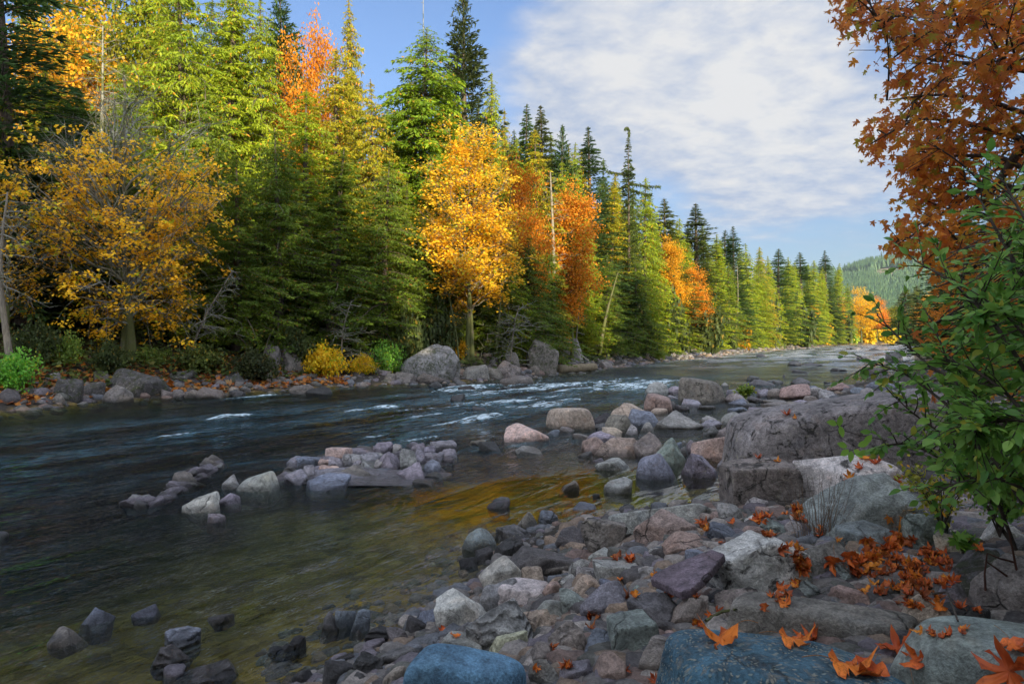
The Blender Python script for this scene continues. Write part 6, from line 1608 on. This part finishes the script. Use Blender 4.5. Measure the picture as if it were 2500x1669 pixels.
put_leaf(2185, 1588, 105, 3, 1.2, o2, 'rolled orange-brown leaf in the gap right of the blue speckled boulder')
put_leaf(2235, 1610, 75, 1, .4, o2, 'small curled brown leaf in the gap beside the purple corner boulder')
put_leaf(2455, 1632, 165, 3, 1.3, o2, 'large curled orange-brown leaf on the purple corner boulder')
put_leaf(2478, 1588, 90, 0, 3.3, o2, 'upright orange leaf behind the large curled one at the right edge')
put_leaf(1111, 1554, 28, 0, .3, o1, 'small orange leaf on the squat grey-brown block')
put_leaf(1078, 1538, 20, 2, 2, o2, 'tiny red leaf on the mud beside the half-pale boulder')
put_leaf(2290, 1478, 40, 0, .2, o1, 'orange star-shaped leaf on the round tan lichen boulder')
put_leaf(2345, 1485, 34, 4, 1.2, o2, 'small orange leaf beside the black smooth rock')
put_leaf(2385, 1492, 24, 1, 2.2, o2, 'tiny orange leaf on the black smooth rock')
put_leaf(2030, 1375, 46, 1, 3.0, o2, 'orange leaf standing upright against the brown-grey boulder', tiltv=(0, -1.2, 0))
put_leaf(2070, 1362, 40, 1, 3.3, o2, 'orange leaf leaning on the small yellow rock', tiltv=(0, -1.2, 0))
put_leaf(2110, 1118, 32, 0, 1.0, o3, 'uppermost orange leaf on the pale lichen-covered boulder')
put_leaf(2140, 1130, 30, 4, 2.0, o2, 'brown leaf right of the uppermost one on the pale lichen-covered boulder')
put_leaf(2098, 1142, 24, 2, .4, o2, 'lowest small leaf on the pale lichen-covered boulder')
put_leaf(2075, 1164, 30, 0, .2, o3, 'yellow-orange leaf on the left top of the cracked teal boulder')
put_leaf(2186, 1168, 24, 4, .2, o2, 'dark orange leaf on the right top of the cracked teal boulder')
put_leaf(1923, 1012, 26, 4, .2, o2, 'flattened orange leaf lying just above the left slope of the huge sloping boulder')
put_leaf(1940, 1020, 14, 0, .2, o3, 'tiny bright leaf on the ridge of the huge sloping boulder')
put_leaf(2153, 993, 12, 0, 1, o3, 'tiny orange leaf near the right top of the huge sloping boulder')
put_leaf(1852, 1118, 22, 4, .2, o2, 'small orange leaf on top of the blocky boulder with the dark side')
put_leaf(1898, 1127, 18, 1, .2, o3, 'small yellowish leaf at the right top of the blocky boulder')
rl = random.Random(12)
def patch(lab, grp, spots, n, Lr):
    for i in range(n):
        cx, cy, rx, ry = rl.choice(spots); px, py = cx + rl.gauss(0, rx), cy + rl.gauss(0, ry)
        if py > 1665 or px > 2495: continue
        put_leaf(px, py, rl.uniform(*Lr), rl.randrange(6), rl.uniform(0, 6.28), rl.choice([o1, o2, (.6, .55, .8), (.8, .7, .9), o3, (.45, .5, .7)]), lab, grp, tiltv=(rl.gauss(0, .22), rl.gauss(-.05, .22), 0), petiole=False)
patch('fallen orange leaf in the leaf-filled hollow between the boulders at right', 'leaves in the hollow', [(2150, 1340, 28, 14), (2200, 1318, 22, 10), (2190, 1370, 55, 18), (2250, 1375, 40, 16), (2130, 1390, 26, 16), (2230, 1420, 45, 16), (2200, 1440, 50, 10), (2280, 1360, 30, 12)], 170, (16, 34))
patch('fallen orange leaf wedged on the right side of the broad pinkish boulder', 'leaves beside the broad pinkish boulder', [(1940, 1348, 8, 12), (1950, 1370, 8, 12), (1960, 1385, 6, 8), (1930, 1335, 10, 5)], 20, (18, 34))
patch('fallen orange leaf clinging round the small white lichen rock', 'leaves on the white lichen rock', [(1900, 1470, 14, 10), (1920, 1450, 10, 8), (1895, 1485, 12, 5), (1945, 1425, 5, 10)], 13, (20, 36))
patch('fallen orange leaf caught in gaps among the near rocks', 'single leaves among the near rocks', [(1505, 1367, 10, 6), (1535, 1365, 8, 5), (1602, 1395, 8, 6), (1545, 1455, 14, 5), (1575, 1452, 12, 4), (1515, 1422, 6, 4), (1450, 1508, 12, 6), (1445, 1535, 6, 4), (1348, 1590, 4, 6), (1310, 1620, 4, 6), (1382, 1625, 6, 4), (1533, 1625, 10, 8), (1700, 1518, 12, 8), (1642, 1452, 8, 3), (1680, 1452, 8, 3), (1740, 1495, 6, 4), (1592, 1660, 8, 4), (1795, 1278, 8, 6), (1848, 1270, 8, 4), (1870, 1268, 6, 4), (1925, 1262, 10, 4), (1950, 1266, 10, 4), (1770, 1328, 6, 4), (1745, 1305, 5, 5), (1870, 1312, 12, 3), (1720, 1283, 6, 4), (1945, 1245, 6, 3), (2035, 1310, 10, 5), (2005, 1300, 8, 6), (2320, 1545, 30, 8), (2260, 1545, 14, 6), (2220, 1470, 10, 8), (2400, 1335, 14, 4)], 105, (16, 30))

# ------------------------------------------------------------------ sticks, board-like stone, dry stems
def slab_board():
    a = wpt(1618, 1450, 4.75); b = wpt(1748, 1368, 5.5); pa, na = surf(1618, 1450); pb, nb = surf(1748, 1368)
    a = np.array(pa) + [0, -.05, .05]; b = np.array(pb) + [0, -.05, .05]
    d = unit(b - a); s = unit(np.cross(d, [0, 0, 1])); u = np.cross(s, d); w = .15; th = .05; V = []
    prof = [(0, .85), (.12, 1.0), (.4, .9), (.75, .6), (1.0, .35)]
    for t, k in prof:
        c = a + (b - a) * t
        for (i, j) in ((-1, -1), (1, -1), (1, 1), (-1, 1)): V.append(c + s * i * w * k * (1 if i > 0 else .9) + u * j * th * .5)
    F = []
    for q in range(len(prof) - 1):
        for k in range(4): F.append([q * 4 + k, q * 4 + (k + 1) % 4, q * 4 + 4 + (k + 1) % 4, q * 4 + 4 + k])
    F += [[3, 2, 1, 0], [16, 17, 18, 19]]
    me = make_mesh('stone_slab', np.array(V), [np.array(F)], RM['plain'], False)
    o = ob('stone_slab', me, color=(.175, .135, .165)); m = o.modifiers.new('bevel', 'BEVEL'); m.width = .008; m.segments = 2
    tag(o, 'purple plank-like stone slab leaning diagonally across the tan boulder', 'stone slab')
slab_board()
def stick(pts, r, label, mat=M_darktwig, name='stick'):
    P = np.array([np.array(surf(px, py)[0]) + [0, -.01, .015 + lift] for px, py, lift in pts]); t = np.linspace(0, len(P) - 1, len(P) * 4); Q = np.stack([np.interp(t, np.arange(len(P)), P[:, j]) for j in range(3)], -1)
    tb = Tubes(); tb.add(Q, r * np.linspace(1, .55, len(Q)), 6); tag(ob(name, tb.mesh(name, mat), color=(1, 1, 1)), label, 'stick')
stick([(1722, 1520, 0), (1760, 1506, .02), (1795, 1497, .01)], .011, 'short grey-brown stick lying between rocks left of the long brown boulder', M_mossbark)
stick([(2273, 1469, .03), (2310, 1500, .10), (2334, 1537, .02)], .006, 'thin dark twig leaning over the tan lichen boulder')
stick([(2053, 1385, .02), (2066, 1400, .05), (2077, 1416, .01)], .006, 'short dark twig between the wedge rock and the small yellow rock')
stick([(2318, 1312, .03), (2335, 1330, .08), (2350, 1352, .03)], .006, 'forked bone-white twig beside the broad-leaved plant', M_drift)
def dry_stems():
    rs = np.random.RandomState(8); b = np.array(surf(2000, 1310)[0]); tb = Tubes(); 
    for i in range(46):
        x0 = rs.normal() * .07; T = np.array([x0 * 1.8 + rs.normal() * .05, rs.normal() * .05, rs.uniform(.15, .48)]); t = np.linspace(0, 1, 6)[:, None]; Q = np.array([x0, 0, 0]) * (1 - t) + T * t + rs.normal(size=(6, 3)) * .006; tb.add(Q, np.linspace(.0028, .0012, 6), 3)
    o = ob('dry_stems', None, loc=tuple(b)); ob('stems', tb.mesh('stems', M_twig), o, color=(.8, .55, .45)); tag(o, 'clump of thin dry brown stems in front of the cracked teal boulder', 'dry plant')
dry_stems()
def red_stems():
    rs = np.random.RandomState(9); b = np.array(surf(2480, 1390)[0]); tb = Tubes()
    for pts in ([(2482, 1392, 0), (2470, 1330, .12), (2462, 1290, .25)], [(2478, 1372, .05), (2440, 1362, .1), (2412, 1350, .1)], [(2458, 1405, .03), (2430, 1385, .08), (2408, 1370, .1)], [(2406, 1440, .0), (2404, 1400, .12), (2410, 1350, .25)]):
        P = np.array([wpt(px, py, b[1] + .0 - l * .2) for px, py, l in pts]); tb.add(P - b, np.linspace(.006, .003, len(P)), 5)
    o = ob('red_twigs', None, loc=tuple(b)); ob('stems', tb.mesh('stems', M_darktwig), o, color=(1.4, .7, .6)); tag(o, 'thin reddish bare twigs in front of the flat purple boulder at right', 'twigs')
red_stems()

# ------------------------------------------------------------------ air
def haze():
    V = [(x, y, z) for z in (-6, 460) for y in (-260, 4400) for x in (-1500, 3600)]
    F = np.array([[0, 1, 3, 2], [4, 6, 7, 5], [0, 4, 5, 1], [2, 3, 7, 6], [0, 2, 6, 4], [1, 5, 7, 3]])
    F = F[:, ::-1].copy(); m = bpy.data.materials.new('haze'); m.use_nodes = True; nt = m.node_tree; nt.nodes.clear(); o_ = nt.nodes.new('ShaderNodeOutputMaterial'); v = nt.nodes.new('ShaderNodeVolumePrincipled')
    v.inputs['Color'].default_value = (.80, .90, 1.0, 1); v.inputs['Density'].default_value = HAZE; v.inputs['Anisotropy'].default_value = .3; nt.links.new(v.outputs[0], o_.inputs['Volume'])
    tag(ob('haze', make_mesh('haze', V, [F], m)), 'thin blue autumn haze over the valley', 'haze', None, 'stuff')
HAZE = .00007
haze()
